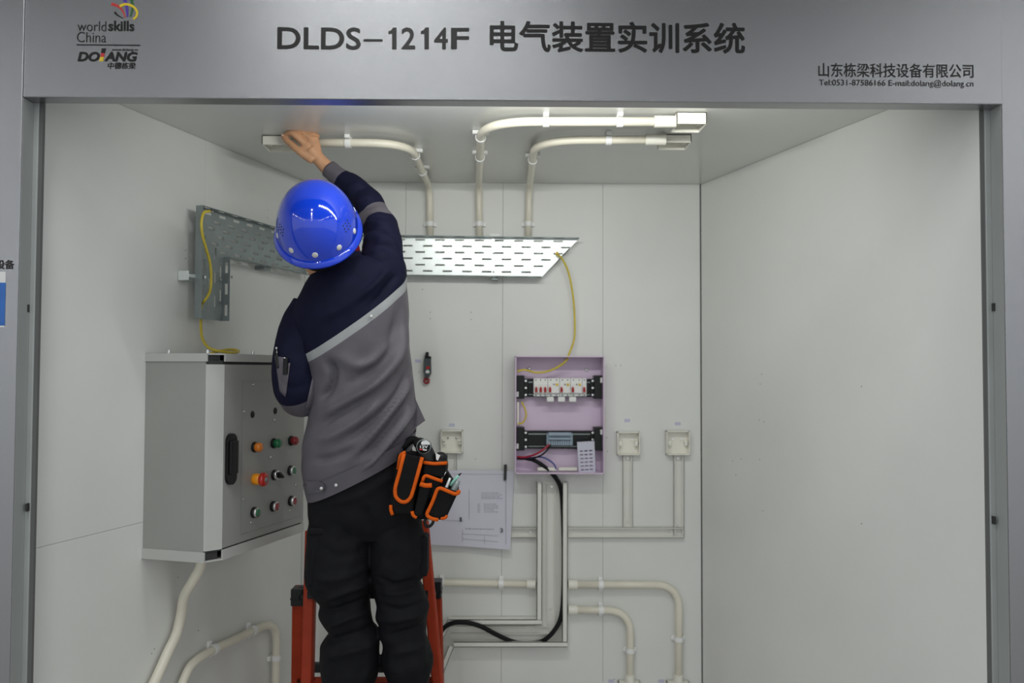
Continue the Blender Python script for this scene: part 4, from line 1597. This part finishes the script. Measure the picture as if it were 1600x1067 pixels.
# left arm, bent forward, hand in front of the chest
limb([(478, 492, 2.43), (466, 550, 2.40), (466, 612, 2.42), (488, 606, 2.53), (512, 585, 2.62), (524, 570, 2.665)], [.044, .042, .036, .032, .026, .023])
lh = at(524, 570, 2.665)
bodym.ell(lh + Vector((.012, .025, .015)), (.036, .045, .018))
for k in range(4):
    b0 = lh + Vector((-.016 + k * .017, .055, .022))
    C = [b0, b0 + Vector((.003, .03, .01)), b0 + Vector((.004, .048, -.006)), b0 + Vector((.003, .046, -.024))]
    bodym.tube(crom(C, 3), [.009, .009, .0088, .0088, .0086, .0085, .0084, .0082, .008, .0078], 10)
C = [lh + Vector((-.02, .01, .01)), lh + Vector((-.042, .035, .012)), lh + Vector((-.040, .058, .0))]
bodym.tube(crom(C, 3), [.012, .0115, .011, .0105, .010, .0095, .009], 10)
body = obj('body', bodym, 'skin', person)
md = body.modifiers.new('Remesh', 'REMESH')
md.mode = 'VOXEL'
md.voxel_size = 0.0027
md.use_smooth_shade = True
md = body.modifiers.new('Smooth', 'CORRECTIVE_SMOOTH') if False else body.modifiers.new('Smooth', 'SMOOTH')
md.factor = 0.5
md.iterations = 2
for s_ in (-1, 1):
    m2 = MB()
    m2.ell((s_ * .030, .090, -.043), (.0125, .011, .010), HM, n=14, m=10)
    ey = obj('eye', m2, 'eye', person)
    m2 = MB()
    m2.ell((s_ * .030, .0985, -.043), (.0055, .004, .0055), HM, n=12, m=8)
    obj('iris', m2, 'hair', ey)
m2 = MB()
m2.ell((0, -0.006, -0.012), (0.079, 0.092, 0.108), HM, n=28, m=18)
hv = []
m3 = MB()
inv = HM.inverted()
keep = [i for i, f in enumerate(m2.f) if all((inv @ m2.v[k]).y < 0.05 - 0.5 * max(0, -(inv @ m2.v[k]).z - .02) and (inv @ m2.v[k]).z > -.088 for k in f)]
m3.v = m2.v
for i in keep:
    m3.f.append(m2.f[i])
    m3.m.append(0)
    m3.s.append(True)
hair = obj('hair', m3, 'hair', person)
# fingernails
for (x, y, d) in ((444, 213, -.004), (441.5, 211, -.009)):
    m2 = MB()
    m2.ell(P(x, y, d), (.0042, .0020, .0040), n=10, m=8)
    obj('fingernail', m2, mat('nail', (.62, .40, .30), .35) if 'nail' not in M else 'nail', person)

# --- jacket
DPJ = 0.125
K = [krow((482, 774), (645, 692), 2.455, .118, .022), krow((474, 735), (651, 657), 2.455, .128, .020), krow((475, 695), (649, 625), 2.45, .128, .018),
     krow((483, 652), (645, 590), 2.445, .122, .014), krow((484, 612), (641, 548), 2.44, .120, .022), krow((480, 577), (638, 500), 2.435, .118, .030),
     krow((474, 560), (636, 449), 2.43, .116, .046), krow((468, 549), (635, 434), 2.43, .116, .046), krow((458, 522), (633, 415), 2.428, .115, .038),
     krow((455, 498), (624, 400), 2.425, .110, .022), krow((464, 472), (604, 398), 2.425, .098, .008), krow((478, 449), (584, 403), 2.425, .082, -.010),
     krow((487, 434), (569, 401), 2.425, .070, -.010), krow((490, 427), (566, 396), 2.425, .066, -.010)]
GREY, STR, NAV = 0, 1, 2
mats_ = [GREY] * 6 + [STR] + [NAV] * 6
vs, fs, mi = loft(K, 96, 9, 2.35, (True, True), mats_)
JF = [([(637, 455), (630, 520), (612, 570), (570, 612), (500, 648)], .012, .016),
      ([(625, 470), (612, 530), (590, 570), (545, 600)], -.007, .016),
      ([(647, 545), (634, 600), (600, 655), (548, 720)], .010, .010),
      ([(640, 560), (622, 612), (585, 655), (520, 700)], -.008, .010),
      ([(655, 600), (636, 650), (590, 712), (560, 740)], .009, .009),
      ([(648, 590), (628, 640), (588, 690), (560, 715)], -.009, .007),
      ([(512, 560), (522, 580), (516, 605), (500, 625)], -.012, .012),
      ([(530, 555), (560, 572), (590, 560), (620, 520)], .007, .014),
      ([(494, 690), (530, 676), (570, 650), (600, 620)], .007, .011),
      ([(484, 720), (520, 715), (555, 700)], -.005, .010),
      ([(500, 665), (540, 640), (580, 615)], -.007, .009),
      ([(560, 470), (590, 440), (606, 415)], .006, .012),
      ([(580, 480), (602, 450), (618, 425)], -.006, .010),
      ([(500, 500), (540, 480), (570, 450)], .004, .018)]
JF = [(p, a_ * 2.0, w_ * .78) for p, a_, w_ in JF]
vs = fold(vs, fs, JF, 2.33, .003, 11)
mb = MB()
mb.add(vs, fs, mi, True)
jacket = obj('jacket', mb, ['greyc', 'stripe', 'navy'], person, 'grey jacket with navy yoke and pale reflective stripe')
# hem band and buttons
hk = [krow((482, 778), (646, 696), 2.455, .1195, .022), krow((478, 762), (649, 681), 2.455, .126, .021), krow((476, 752), (650, 672), 2.455, .130, .0205)]
vs, fs, mi = loft(hk, 96, 4, 2.35, (False, False))
mb = MB()
mb.add(vs, fs, 0, True)
obj('hem_band', mb, 'greyc', jacket)


def on_back(x, y, lift=.0015):
    """point on the jacket's back under a pixel"""
    d = ray(x, y)
    me = jacket.data
    best = None
    for pgn in me.polygons:
        if len(pgn.vertices) > 4:
            continue
        n_ = pgn.normal
        if abs(n_.dot(d)) < 1e-4:
            continue
        t = (pgn.center - CAM).dot(n_) / d.dot(n_)
        hitp = CAM + d * t
        if (hitp - pgn.center).length < .012 and (best is None or t < best[0]):
            best = (t, hitp)
    return (best[1] if best else at(x, y, 2.32)) - d.normalized() * lift


mb = MB()
tabp = [(478, 752), (496, 752), (505, 757), (507, 763), (504, 769), (482, 771)]
q0 = [on_back(x, y, .014) for x, y in tabp]
n = len(q0)
mb.add(q0 + [p + Vector((0, .014, 0)) for p in q0], [list(range(n)), list(range(n, 2 * n))[::-1]] + [(i, (i + 1) % n, n + (i + 1) % n, n + i) for i in range(n)])
obj('waist_tab', mb, 'greyc', jacket, weld=True)
for (x, y) in ((502, 763), (525, 758), (580, 494)):
    p = on_back(x, y, .006 if y < 600 else .0155 if x < 510 else .009)
    mb = MB()
    mb.ell(p, (.0045, .003, .0045), n=12, m=8)
    obj('snap_button', mb, 'rivet', jacket)
# loose side flap of the jacket
mb = MB()
fp = [at(644, 612, 2.44), at(664.5, 657, 2.42), at(644, 672, 2.42), at(634, 640, 2.40)]
fb = [p + Vector((-.004, .025, 0)) for p in fp]
mb.add(fp + fb, [(0, 1, 2, 3), (7, 6, 5, 4), (0, 4, 5, 1), (1, 5, 6, 2), (2, 6, 7, 3), (3, 7, 4, 0)])
obj('side_flap', mb, 'greyc', jacket, weld=True)
# collar
ck_ = [krow((482, 442), (577, 404), 2.425, .078, -.012), krow((485, 435), (570, 400), 2.42, .072, -.012), krow((487, 429), (567, 396), 2.418, .069, -.012)]
vs, fs, mi = loft(ck_, 48, 5, 2.2, (False, False))
m2 = MB()
m2.add(vs, fs, 0, True)
cen = at(528, 410, 2.42)
m2.add([cen + (v - cen) * .93 for v in vs], [f[::-1] for f in fs], 0, True)
obj('collar', m2, 'navy', jacket)
ck_ = [krow((491, 426), (560, 396), 2.42, .060, -.014), krow((489, 419), (562, 388), 2.416, .066, -.014), krow((491, 412), (560, 380), 2.412, .064, -.014)]
vs, fs, mi = loft(ck_, 40, 4, 2.1, (False, False))
m2 = MB()
m2.add(vs, fs, 0, True)
obj('shirt_collar', m2, 'redshirt', person, 'red shirt collar at the neck')


def sleeve_keys(rows, upv):
    P_ = [at(r_[0], r_[1], r_[2]) for r_ in rows]
    C_ = []
    for i, p in enumerate(P_):
        t = (P_[min(i + 1, len(P_) - 1)] - P_[max(i - 1, 0)]).normalized()
        ax = t.cross(upv)
        ax.normalize()
        by = ax.cross(t).normalized()
        C_.append((p, ax * rows[i][3], by * rows[i][3]))
    return C_


# right sleeve, raised and bent
RS = [(588, 448, 2.425, .070), (596, 418, 2.425, .062), (598, 392, 2.440, .055), (597, 368, 2.470, .050), (593, 353, 2.495, .0475),
      (583, 333, 2.525, .0435), (571, 313, 2.548, .040), (552, 295, HY - .035, .0365), (534.5, 280.5, HY - .025, .0310), (525, 273, HY - .02, .0275),
      (513, 263.5, HY - .017, .0255)]
ks = sleeve_keys(RS, Vector((0, -1, 0)))
mats_ = [NAV, NAV, NAV, NAV, GREY, NAV, NAV, NAV, GREY, GREY]
vs, fs, mi = loft(ks, 48, 6, 2.0, (True, False), mats_)
SF = [([(570, 380), (590, 372), (622, 388)], .006, .008), ([(566, 366), (592, 360), (618, 366)], -.006, .006),
      ([(575, 395), (600, 390), (626, 405)], -.005, .008), ([(548, 318), (565, 305), (580, 305)], .005, .007),
      ([(556, 330), (572, 320), (590, 318)], -.005, .006), ([(570, 345), (590, 336), (606, 340)], .004, .005),
      ([(578, 420), (596, 410), (612, 420)], .006, .008)]
SF += [([(566, 352), (585, 349), (612, 356)], .005, .005), ([(540, 300), (556, 290), (570, 288)], -.005, .006), ([(530, 292), (546, 283), (560, 276)], .004, .006),
       ([(572, 405), (592, 398), (620, 412)], .006, .006), ([(590, 385), (610, 380), (626, 390)], .007, .006)]
vs = fold(vs, fs, [(p, a_ * 1.5, w_) for p, a_, w_ in SF], 2.46, .004, 20)
mb = MB()
mb.add(vs, fs, mi, True)
sl = obj('sleeve', mb, ['greyc', 'stripe', 'navy'], person, 'raised navy sleeve with grey elbow band and cuff')
md = sl.modifiers.new('Thick', 'SOLIDIFY')
md.thickness = .002
md.offset = -1
# left sleeve, hanging to a bent elbow
LS = [(489, 478, 2.430, .058), (478, 505, 2.425, .066), (470, 535, 2.410, .068), (463.5, 568, 2.395, .066), (463, 596, 2.390, .063),
      (466, 612, 2.395, .060), (474, 621, 2.425, .056), (486, 618, 2.48, .052), (500, 602, 2.55, .046), (514, 583, 2.62, .038)]
ks = sleeve_keys(LS, Vector((0, -1, 0)))


def lmat(a2, i):
    return NAV


vs, fs, mi = loft(ks, 64, 7, 2.0, (True, False), None)
ns_ = vnormals(vs, fs)
vs = fold(vs, fs, [([(436, 540), (450, 560), (470, 570)], .004, .010), ([(480, 530), (488, 560), (484, 600)], -.006, .012),
                   ([(432, 590), (455, 606), (480, 600)], -.004, .008)], 2.33, .0022, 14)
mi = []
for f in fs:
    c = sum((vs[k] for k in f), Vector()) / len(f)
    px, py = 0, 0
    ring_i = min(f) // 64 // 7
    k = (min(f) % 64) / 64
    mi.append(GREY if ring_i >= 5 else NAV)
mb = MB()
mb.add(vs, fs, mi, True)
lsl = obj('sleeve', mb, ['greyc', 'stripe', 'navy'], person, 'hanging navy sleeve with grey elbow and pen pocket')


def hit_mesh(o, x, y, lift):
    d = ray(x, y)
    best = None
    for pgn in o.data.polygons:
        if len(pgn.vertices) > 4:
            continue
        n_ = pgn.normal
        if abs(n_.dot(d)) < 1e-4:
            continue
        t = (pgn.center - CAM).dot(n_) / d.dot(n_)
        hp_ = CAM + d * t
        if (hp_ - pgn.center).length < .010 and (best is None or t < best[0]):
            best = (t, hp_)
    return (best[1] if best else at(x, y, 2.36)) - d.normalized() * lift


def patch(o, grid, lift, name, m_, parent, th=.003):
    """cloth patch laid on the sleeve: grid of rows of pixels"""
    G = [[hit_mesh(o, x, y, lift) for x, y in row] for row in grid]
    nr, nc = len(G), len(G[0])
    vs_ = [p for row in G for p in row]
    back = [p + Vector((0, th + .004, 0)) for p in vs_]
    fs_ = []
    for j in range(nr - 1):
        for i in range(nc - 1):
            k = j * nc + i
            fs_.append((k, k + nc, k + nc + 1, k + 1))
    o_ = nr * nc
    allf = fs_ + [tuple(o_ + k for k in f[::-1]) for f in fs_]
    bd = [i for i in range(nc)] + [j * nc + nc - 1 for j in range(1, nr)] + [(nr - 1) * nc + i for i in range(nc - 2, -1, -1)] + [j * nc for j in range(nr - 2, 0, -1)]
    for i in range(len(bd)):
        a2, b2 = bd[i], bd[(i + 1) % len(bd)]
        allf.append((a2, b2, o_ + b2, o_ + a2))
    m2_ = MB()
    m2_.add(vs_ + back, allf, 0, True)
    return obj(name, m2_, m_, parent)


lerp2 = lambda p, q_, t: (p[0] + (q_[0] - p[0]) * t, p[1] + (q_[1] - p[1]) * t)


def quad_grid(tl, tr, br, bl_, nr=8, nc=5):
    return [[lerp2(lerp2(tl, bl_, j / nr), lerp2(tr, br, j / nr), i / nc) for i in range(nc + 1)] for j in range(nr + 1)]


patch(lsl, quad_grid((429, 556), (442, 558), (446, 618), (437, 612)), .003, 'pen_pocket', 'greyc', lsl)
patch(lsl, quad_grid((441, 567), (453, 567), (446, 620), (439, 614)), .004, 'pen_pocket', 'greyc', lsl)
patch(lsl, quad_grid((494, 562), (512, 566), (497, 640), (477, 640), 10, 5), .003, 'seam_strip', 'greyc', lsl)
p0, p1 = hit_mesh(lsl, 432, 548, .008), hit_mesh(lsl, 434, 575, .004)
pen = thing('pen', 'silver clip pen in the outer slot of the sleeve pocket', 'pen', p1)
m2 = MB()
m2.cyl(p1, p0, .0042, 12)
obj('barrel', m2, 'black', pen)
m2 = MB()
m2.ell(p0 + Vector((0, 0, .007)), (.0035, .0035, .004), n=10, m=8)
m2.tube([p0 + Vector((.002, -.004, .004)), p0 + Vector((.003, -.006, -.03))], .0013, 6)
obj('clip', m2, 'steel', pen)
p0, p1 = hit_mesh(lsl, 446.5, 561, .008), hit_mesh(lsl, 446, 585, .003)
pen = thing('pen', 'black rounded pen in the inner slot of the sleeve pocket', 'pen', p1)
m2 = MB()
m2.cyl(p1, p0, .007, 14)
m2.ell(p0, (.0072, .0072, .006), n=14, m=8)
obj('barrel', m2, 'black', pen)
m2 = MB()
m2.ell(p0 + Vector((-.002, -.006, .003)), (.003, .002, .002), n=10, m=8)
obj('cap_rivet', m2, 'steel', pen)

# --- trousers
YT = 2.46
TL = [(482, 578, 760), (483, 580, 790), (482, 581, 830), (480, 580, 860), (477, 580, 890), (477, 580, 906), (484, 580, 920), (492, 579, 929), (502, 578, 942),
      (499, 581, 961), (506, 584, 975), (513, 591, 987), (503, 592, 1003), (501, 592, 1030), (503, 590, 1055), (507, 584, 1075), (510, 586, 1110), (512, 588, 1160), (512, 590, 1205), (510, 592, 1222)]
TR = [(572, 640, 760), (574, 652, 790), (576, 660, 815), (578, 665, 845), (580, 667, 880), (581, 666, 897), (582, 656, 907), (583, 664, 925), (590, 671, 944),
      (588, 668, 961), (593, 666, 975), (596, 668, 992), (599, 672, 1010), (597, 676, 1035), (606, 671, 1058), (613, 666, 1075), (608, 668, 1110), (604, 672, 1160), (602, 672, 1205), (600, 674, 1222)]


def leg_keys(rows, Yc):
    out = []
    for (l, r_, y) in rows:
        a2, b2 = at(l, y, Yc), at(r_, y, Yc)
        out.append(((a2 + b2) / 2, (b2 - a2) / 2, Vector((0, -1, 0)) * ((b2 - a2).length / 2 * 1.02 + .004)))
    return out


mb = MB()
LF = [([(480, 900), (520, 905), (575, 890)], .007, .012), ([(500, 940), (540, 925), (580, 915)], .010, .010), ([(500, 960), (545, 950), (582, 935)], -.009, .008),
      ([(505, 985), (550, 968), (585, 965)], .009, .009), ([(503, 1010), (550, 995), (590, 985)], -.008, .009), ([(503, 1035), (545, 1020), (590, 1015)], .008, .010),
      ([(500, 850), (530, 870), (575, 860)], -.004, .012), ([(560, 800), (555, 850), (540, 900)], .004, .012),
      ([(585, 905), (620, 915), (662, 908)], -.009, .008), ([(588, 930), (625, 930), (668, 925)], .009, .009), ([(590, 950), (630, 955), (668, 945)], -.009, .008),
      ([(592, 975), (630, 970), (666, 962)], .009, .009), ([(600, 1000), (640, 990), (668, 985)], -.008, .008), ([(600, 1030), (640, 1020), (674, 1020)], .008, .010)]
for rows, yc in ((TL, 2.455), (TR, 2.455)):
    vs, fs, mi = loft(leg_keys(rows, yc), 64, 5, 2.2, (True, True))
    vs = fold(vs, fs, [(p, a_ * 1.15, w_ * .8) for p, a_, w_ in LF], 2.36, .006, 17)
    mb.add(vs, fs, 0, True)
hk = [krow((492, 745), (640, 686), 2.455, .105), krow((483, 765), (647, 720), 2.455, .108), krow((482, 790), (654, 765), 2.455, .107),
      krow((485, 815), (660, 800), 2.455, .100), krow((500, 845), (650, 835), 2.455, .07)]
vs, fs, mi = loft(hk, 72, 6, 2.4, (True, True))
vs = fold(vs, fs, [([(500, 790), (560, 775), (620, 740)], .005, .010), ([(570, 790), (574, 830)], -.008, .008)], 2.35, .003, 12)
mb.add(vs, fs, 0, True)
tro = obj('trousers', mb, 'trouser', person)
md = tro.modifiers.new('Remesh', 'REMESH')
md.mode = 'VOXEL'
md.voxel_size = .0045
md.use_smooth_shade = True
md = tro.modifiers.new('Smooth', 'SMOOTH')
md.factor = .5
md.iterations = 2


def cpocket(x0, y0, x1, y1, Y0, Y1):
    m2_ = MB()
    a2, b2 = at(x0, y1, Y0), at(x1, y0, Y0)
    m2_.box((a2.x, Y0, a2.z), (b2.x, Y1, b2.z), None, .008)
    return m2_


obj('cargo_pocket', cpocket(479, 827, 519, 918, 2.372, 2.46), 'trouser', tro)
obj('pocket_flap', cpocket(479, 824, 521, 838, 2.368, 2.46), 'trouser', tro)
obj('cargo_pocket', cpocket(646, 838, 668, 902, 2.41, 2.48), 'trouser', tro)
for (xa, xb) in ((512, 590), (602, 672)):
    a2, b2 = at(xa, 1220, 2.455), at(xb, 1220, 2.455)
    cx = (a2.x + b2.x) / 2
    vs, fs = [], []
    keys = []
    for (yy, zz, hw_, hh) in ((-.105, .040, .020, .030), (-.085, .045, .034, .043), (-.04, .050, .038, .048), (.02, .048, .037, .046), (.08, .034, .044, .034),
                              (.13, .028, .042, .027), (.165, .022, .026, .020)):
        keys.append((Vector((cx, 2.475 + yy, STEP_Z + .003 + zz)), Vector((hw_, 0, 0)), Vector((0, 0, hh))))
    vs, fs, mi = loft(keys, 28, 5, 2.6)
    m2 = MB()
    m2.add([Vector((v.x, v.y, max(v.z, STEP_Z + .003))) for v in vs], fs, 0, True)
    m2.tube(crom([Vector((cx, 2.415, STEP_Z + .06)), Vector((cx, 2.43, STEP_Z + .11)), Vector((cx, 2.445, STEP_Z + .17))], 4), .036, 20)
    obj('shoe', m2, 'shoe', person)

# ================================================================== HARD HAT
hat = thing('hard_hat', 'glossy blue hard hat with white rivets on the person', 'hard hat', HC)
nU, nV = 64, 22
HA, HB, HH = .109, .131, .134


def dome(a2, t, off=0.0):
    """a2 angle around, t 0 rim .. 1 crown"""
    th = t * math.pi / 2
    rr = math.cos(th) ** 0.82
    zz = math.sin(th) ** 1.0
    return Vector(((HA + off) * rr * math.cos(a2), (HB + off) * rr * math.sin(a2), (HH + off) * zz))


vs, fs = [], []
for i in range(nV):
    for k in range(nU):
        vs.append(dome(2 * math.pi * k / nU, i / nV))
vs.append(Vector((0, 0, HH)))
for i in range(nV - 1):
    for k in range(nU):
        fs.append((i * nU + k, i * nU + (k + 1) % nU, (i + 1) * nU + (k + 1) % nU, (i + 1) * nU + k))
for k in range(nU):
    fs.append(((nV - 1) * nU + k, (nV - 1) * nU + (k + 1) % nU, nV * nU))
mb = MB()
mb.add(vs, fs, 0, True, HM)
mb.add([dome(2 * math.pi * k / nU, i / nV, -.003) for i in range(nV) for k in range(nU)] + [Vector((0, 0, HH - .003))], [f[::-1] for f in fs], 0, True, HM)
obj('shell', mb, 'helmet', hat)
mb = MB()
prof = [(-.002, .010), (.004, .003), (.010, -.003), (.012, -.008), (.010, -.009), (.002, -.004), (-.003, .002)]
vs, fs = [], []
for k in range(nU):
    a2 = 2 * math.pi * k / nU
    peak = max(0, math.sin(a2)) ** 3 * .034
    for (o_, z_) in prof:
        ex_ = 1 + peak / .012 * (1 if o_ > 0 else 0)
        vs.append(Vector(((HA + o_ * ex_ * .9) * math.cos(a2), (HB + o_ * ex_) * math.sin(a2), z_ - .012 * peak / .034 * (o_ > 0.003))))
m_ = len(prof)
for k in range(nU):
    for j in range(m_):
        fs.append((k * m_ + j, ((k + 1) % nU) * m_ + j, ((k + 1) % nU) * m_ + (j + 1) % m_, k * m_ + (j + 1) % m_))
mb.add(vs, fs, 0, True, HM)
obj('brim', mb, 'helmet', hat)
for an in (-90, -55, -125, -20, -160, 20, 160):
    p = dome(R(an), .135)
    q2 = dome(R(an), .135, .004)
    m2 = MB()
    nrm = (q2 - p).normalized()
    zq = Vector((0, 0, 1)).rotation_difference(nrm).to_matrix().to_4x4()
    m2.lathe([(.0078, -.002), (.0078, .0008), (.006, .0018)], HM @ Matrix.Translation(p) @ zq, 16)
    obj('rivet', m2, 'rivet', hat)
for s_ in (0, 180):
    for j in range(3):
        for i in range(3):
            p = dome(R(-155 + i * 6 if s_ else -25 - i * 6), .26 + j * .045)
            m2 = MB()
            q2 = dome(R(-155 + i * 6 if s_ else -25 - i * 6), .26 + j * .045, .004)
            zq = Vector((0, 0, 1)).rotation_difference((q2 - p).normalized()).to_matrix().to_4x4()
            m2.lathe([(.0022, -.001), (.0022, .0004)], HM @ Matrix.Translation(p) @ zq, 10)
            obj('vent_hole', m2, 'hole', hat)

# ================================================================== TOOL POUCH
YQ = 2.36                                            # plane of the pouch backing
FP = frame(Vector((0, YQ, 0)), Vector((1, 0, 0)), EZ)
cq = lambda x, y: (600 + x / 7.115, 680 + y / 7.115)   # from a close study of the pouch to picture pixels
Q = lambda pts: [cq(*p) for p in pts]
pouch = thing('tool_pouch', 'black tool pouch with orange binding hanging on the hip', 'tool pouch', wpt(FP, 655, 812))


def pz(name, pts, w0, w1, m_, parent, soft=.004):
    m2_ = MB()
    poly_mb(m2_, FP, Q(pts), w0, w1)
    o_ = obj(name, m2_, m_, parent, weld=True)
    if soft:
        bv = o_.modifiers.new('Bevel', 'BEVEL')
        bv.width = soft
        bv.segments = 3
    return o_


def binding(pts, wv, parent, r=.0042, closed=False):
    c_ = [wpt(FP, *cq(*p), wv) for p in pts]
    c_ = fillet(c_, .012, 6)
    m2_ = MB()
    m2_.tube(c_, r, 10)
    return obj('binding', m2_, 'orange', parent)


pz('backing', [(150, 210), (320, 185), (700, 300), (690, 390), (740, 470), (830, 600), (690, 930), (600, 945), (300, 930), (60, 880), (65, 760)], -.03, .012, 'pouch', pouch)
ph = pz('phone_pocket', [(190, 230), (440, 260), (340, 720), (330, 890), (100, 880), (75, 760), (110, 600)], .010, .045, 'pouch', pouch, .008)
binding([(75, 775), (75, 830), (95, 885)], .046, ph, .0046)
fp_ = pz('flap', [(225, 205), (425, 245), (315, 660), (285, 720), (230, 745), (160, 725), (120, 660), (130, 560)], .044, .052, 'pouch', pouch, .003)
binding([(222, 205), (175, 400), (120, 600), (128, 690), (190, 742), (250, 742), (300, 690), (345, 540), (425, 245)], .052, fp_, .0052)
binding([(240, 188), (180, 215), (155, 380)], .03, pouch, .0045)
up = pz('upper_pocket', [(440, 300), (700, 310), (660, 480), (430, 440)], .010, .040, 'pouch', pouch, .006)
binding([(440, 302), (560, 318), (702, 308)], .041, up, .0046)
mdp = pz('middle_pocket', [(440, 440), (650, 505), (560, 700), (420, 720)], .010, .046, 'pouch', pouch, .006)
binding([(425, 520), (450, 440), (560, 482), (650, 512)], .047, mdp, .0046)
sp_ = pz('slim_pocket', [(400, 545), (535, 570), (420, 915), (330, 905), (335, 850)], .010, .058, 'pouch', pouch, .008)
binding([(400, 540), (465, 562), (532, 556)], .058, sp_, .0062)
binding([(312, 845), (322, 890), (365, 915)], .052, sp_, .0048)
bp = pz('side_pocket', [(600, 560), (825, 635), (700, 905), (600, 945), (465, 890)], .010, .056, 'pouch', pouch, .008)
binding([(825, 610), (835, 640), (790, 655), (600, 575), (540, 740), (470, 885), (520, 925), (605, 942)], .057, bp, .0050)
binding([(630, 925), (680, 920), (700, 890)], .052, bp, .0044)
# belt loop behind the pouch
m2 = MB()
m2.tube(crom([wpt(FP, 628, 700, -.02), wpt(FP, 642, 688, -.03), wpt(FP, 652, 690, -.03), wpt(FP, 662, 705, -.02)], 5), .011, 12)
obj('belt_loop', m2, 'pouch', pouch)
# power tool battery
bat = thing('power_tool', 'black cordless tool with a round 12V badge in the hip pouch', 'power tool', wpt(FP, 662, 715, .01))
m2 = MB()
ca, cb = wpt(FP, *cq(440, 130), .012), wpt(FP, *cq(500, 330), .012)
m2.tube([ca.lerp(cb, k / 6) + Vector((0, 0, 0)) for k in range(7)], [.0205, .0225, .024, .025, .025, .024, .022], 22)
m2.ell(ca, (.0225, .024, .022), n=22, m=12)
m2.ell(wpt(FP, *cq(400, 90), .004), (.018, .022, .016))
obj('tool_body', m2, 'black', bat)
BT = FP @ Matrix.Translation((loc(FP, *cq(440, 127), .040)[0], loc(FP, *cq(440, 127), .040)[1], .034))
bg = obj('badge', one('lathe', [(.0195, -.004), (.0195, .0025), (.018, .0035)], BT, 28), 'galv_shade_grey', bat)
obj('badge_face', one('lathe', [(.0175, 0), (.0175, .0042)], BT, 28), 'black', bg)
m2 = MB()
poly_mb(m2, FP, Q([(415, 105), (412, 80), (430, 62), (470, 58), (505, 78), (512, 105)]), .036, .0388)
obj('badge_window', m2, 'white', bg)
obj('lettering', text_mb('12V', cq(400, 113) + cq(488, 145), FP, wv=.0386, bold=.03), 'white', bg)
m2 = MB()
poly_mb(m2, FP, Q([(388, 148), (430, 152), (428, 168), (396, 166)]), .036, .0388)
obj('badge_mark', m2, 'toggle', bg)
m2 = MB()
poly_mb(m2, FP, Q([(432, 152), (480, 160), (470, 172), (432, 168)]), .036, .0388)
obj('badge_mark', m2, 'white', bg)
grip = thing('hand_tool', 'rounded black tool grip with a white patch in the hip pouch', 'hand tool', wpt(FP, 690, 720, .01))
m2 = MB()
ca, cb = wpt(FP, *cq(630, 250), .012), wpt(FP, *cq(625, 420), .012)
m2.tube([ca.lerp(cb, k / 5) for k in range(6)], [.016, .019, .021, .021, .02, .018], 20)
m2.ell(ca, (.0185, .018, .016), n=20, m=12)
obj('grip_body', m2, 'black', grip)
m2 = MB()
poly_mb(m2, FP, Q([(575, 205), (625, 225), (600, 282), (580, 270)]), .010, .034)
obj('white_patch', m2, 'white', grip)


def stick(name, label, a2, b2, w_, r0, m_, tip=None, tm=None):
    t2 = thing(name, label, 'tool', wpt(FP, *cq(*a2), w_))
    A_, B_ = wpt(FP, *cq(*a2), w_), wpt(FP, *cq(*b2), w_)
    m2_ = MB()
    m2_.tube([A_.lerp(B_, k / 4) for k in range(5)], [r0, r0, r0 * .95, r0 * .9, r0 * .75], 12)
    obj('shaft', m2_, m_, t2)
    if tip:
        C_ = wpt(FP, *cq(*tip), w_)
        m2_ = MB()
        m2_.tube([B_, B_.lerp(C_, .5), C_], [r0 * .7, r0 * .5, r0 * .25], 10)
        obj('tip', m2_, tm, t2)


stick('screwdriver', 'thin steel rod standing in the middle pouch pocket', (620, 520), (688, 405), .03, .0022, 'steel')
stick('screwdriver', 'flat grey blade at the left of the side pouch pocket', (670, 640), (735, 475), .036, .0042, 'galv')
stick('marker', 'grey rounded pen standing in the side pouch pocket', (740, 680), (825, 505), .036, .0085, 'galv_shade_grey')
stick('marker', 'mint green pointed pen in the side pouch pocket', (735, 560), (830, 445), .026, .0045, 'mint', (860, 420), 'black')
kl = thing('snap_hook', 'dark metal snap hook dangling under the hip pouch', 'hook', wpt(FP, 668, 822))
m2 = MB()
c0 = [(470, 920), (455, 960), (470, 1010), (510, 1010), (545, 970), (540, 930), (500, 915), (470, 920)]
m2.tube(crom([wpt(FP, *cq(*p), .0) for p in c0], 5), .0042, 10)
obj('hook_ring', m2, 'black', kl)
m2 = MB()
m2.tube([wpt(FP, *cq(500, 890), .004), wpt(FP, *cq(488, 945), .004)], .004, 8)
obj('hook_stem', m2, 'steel', kl)
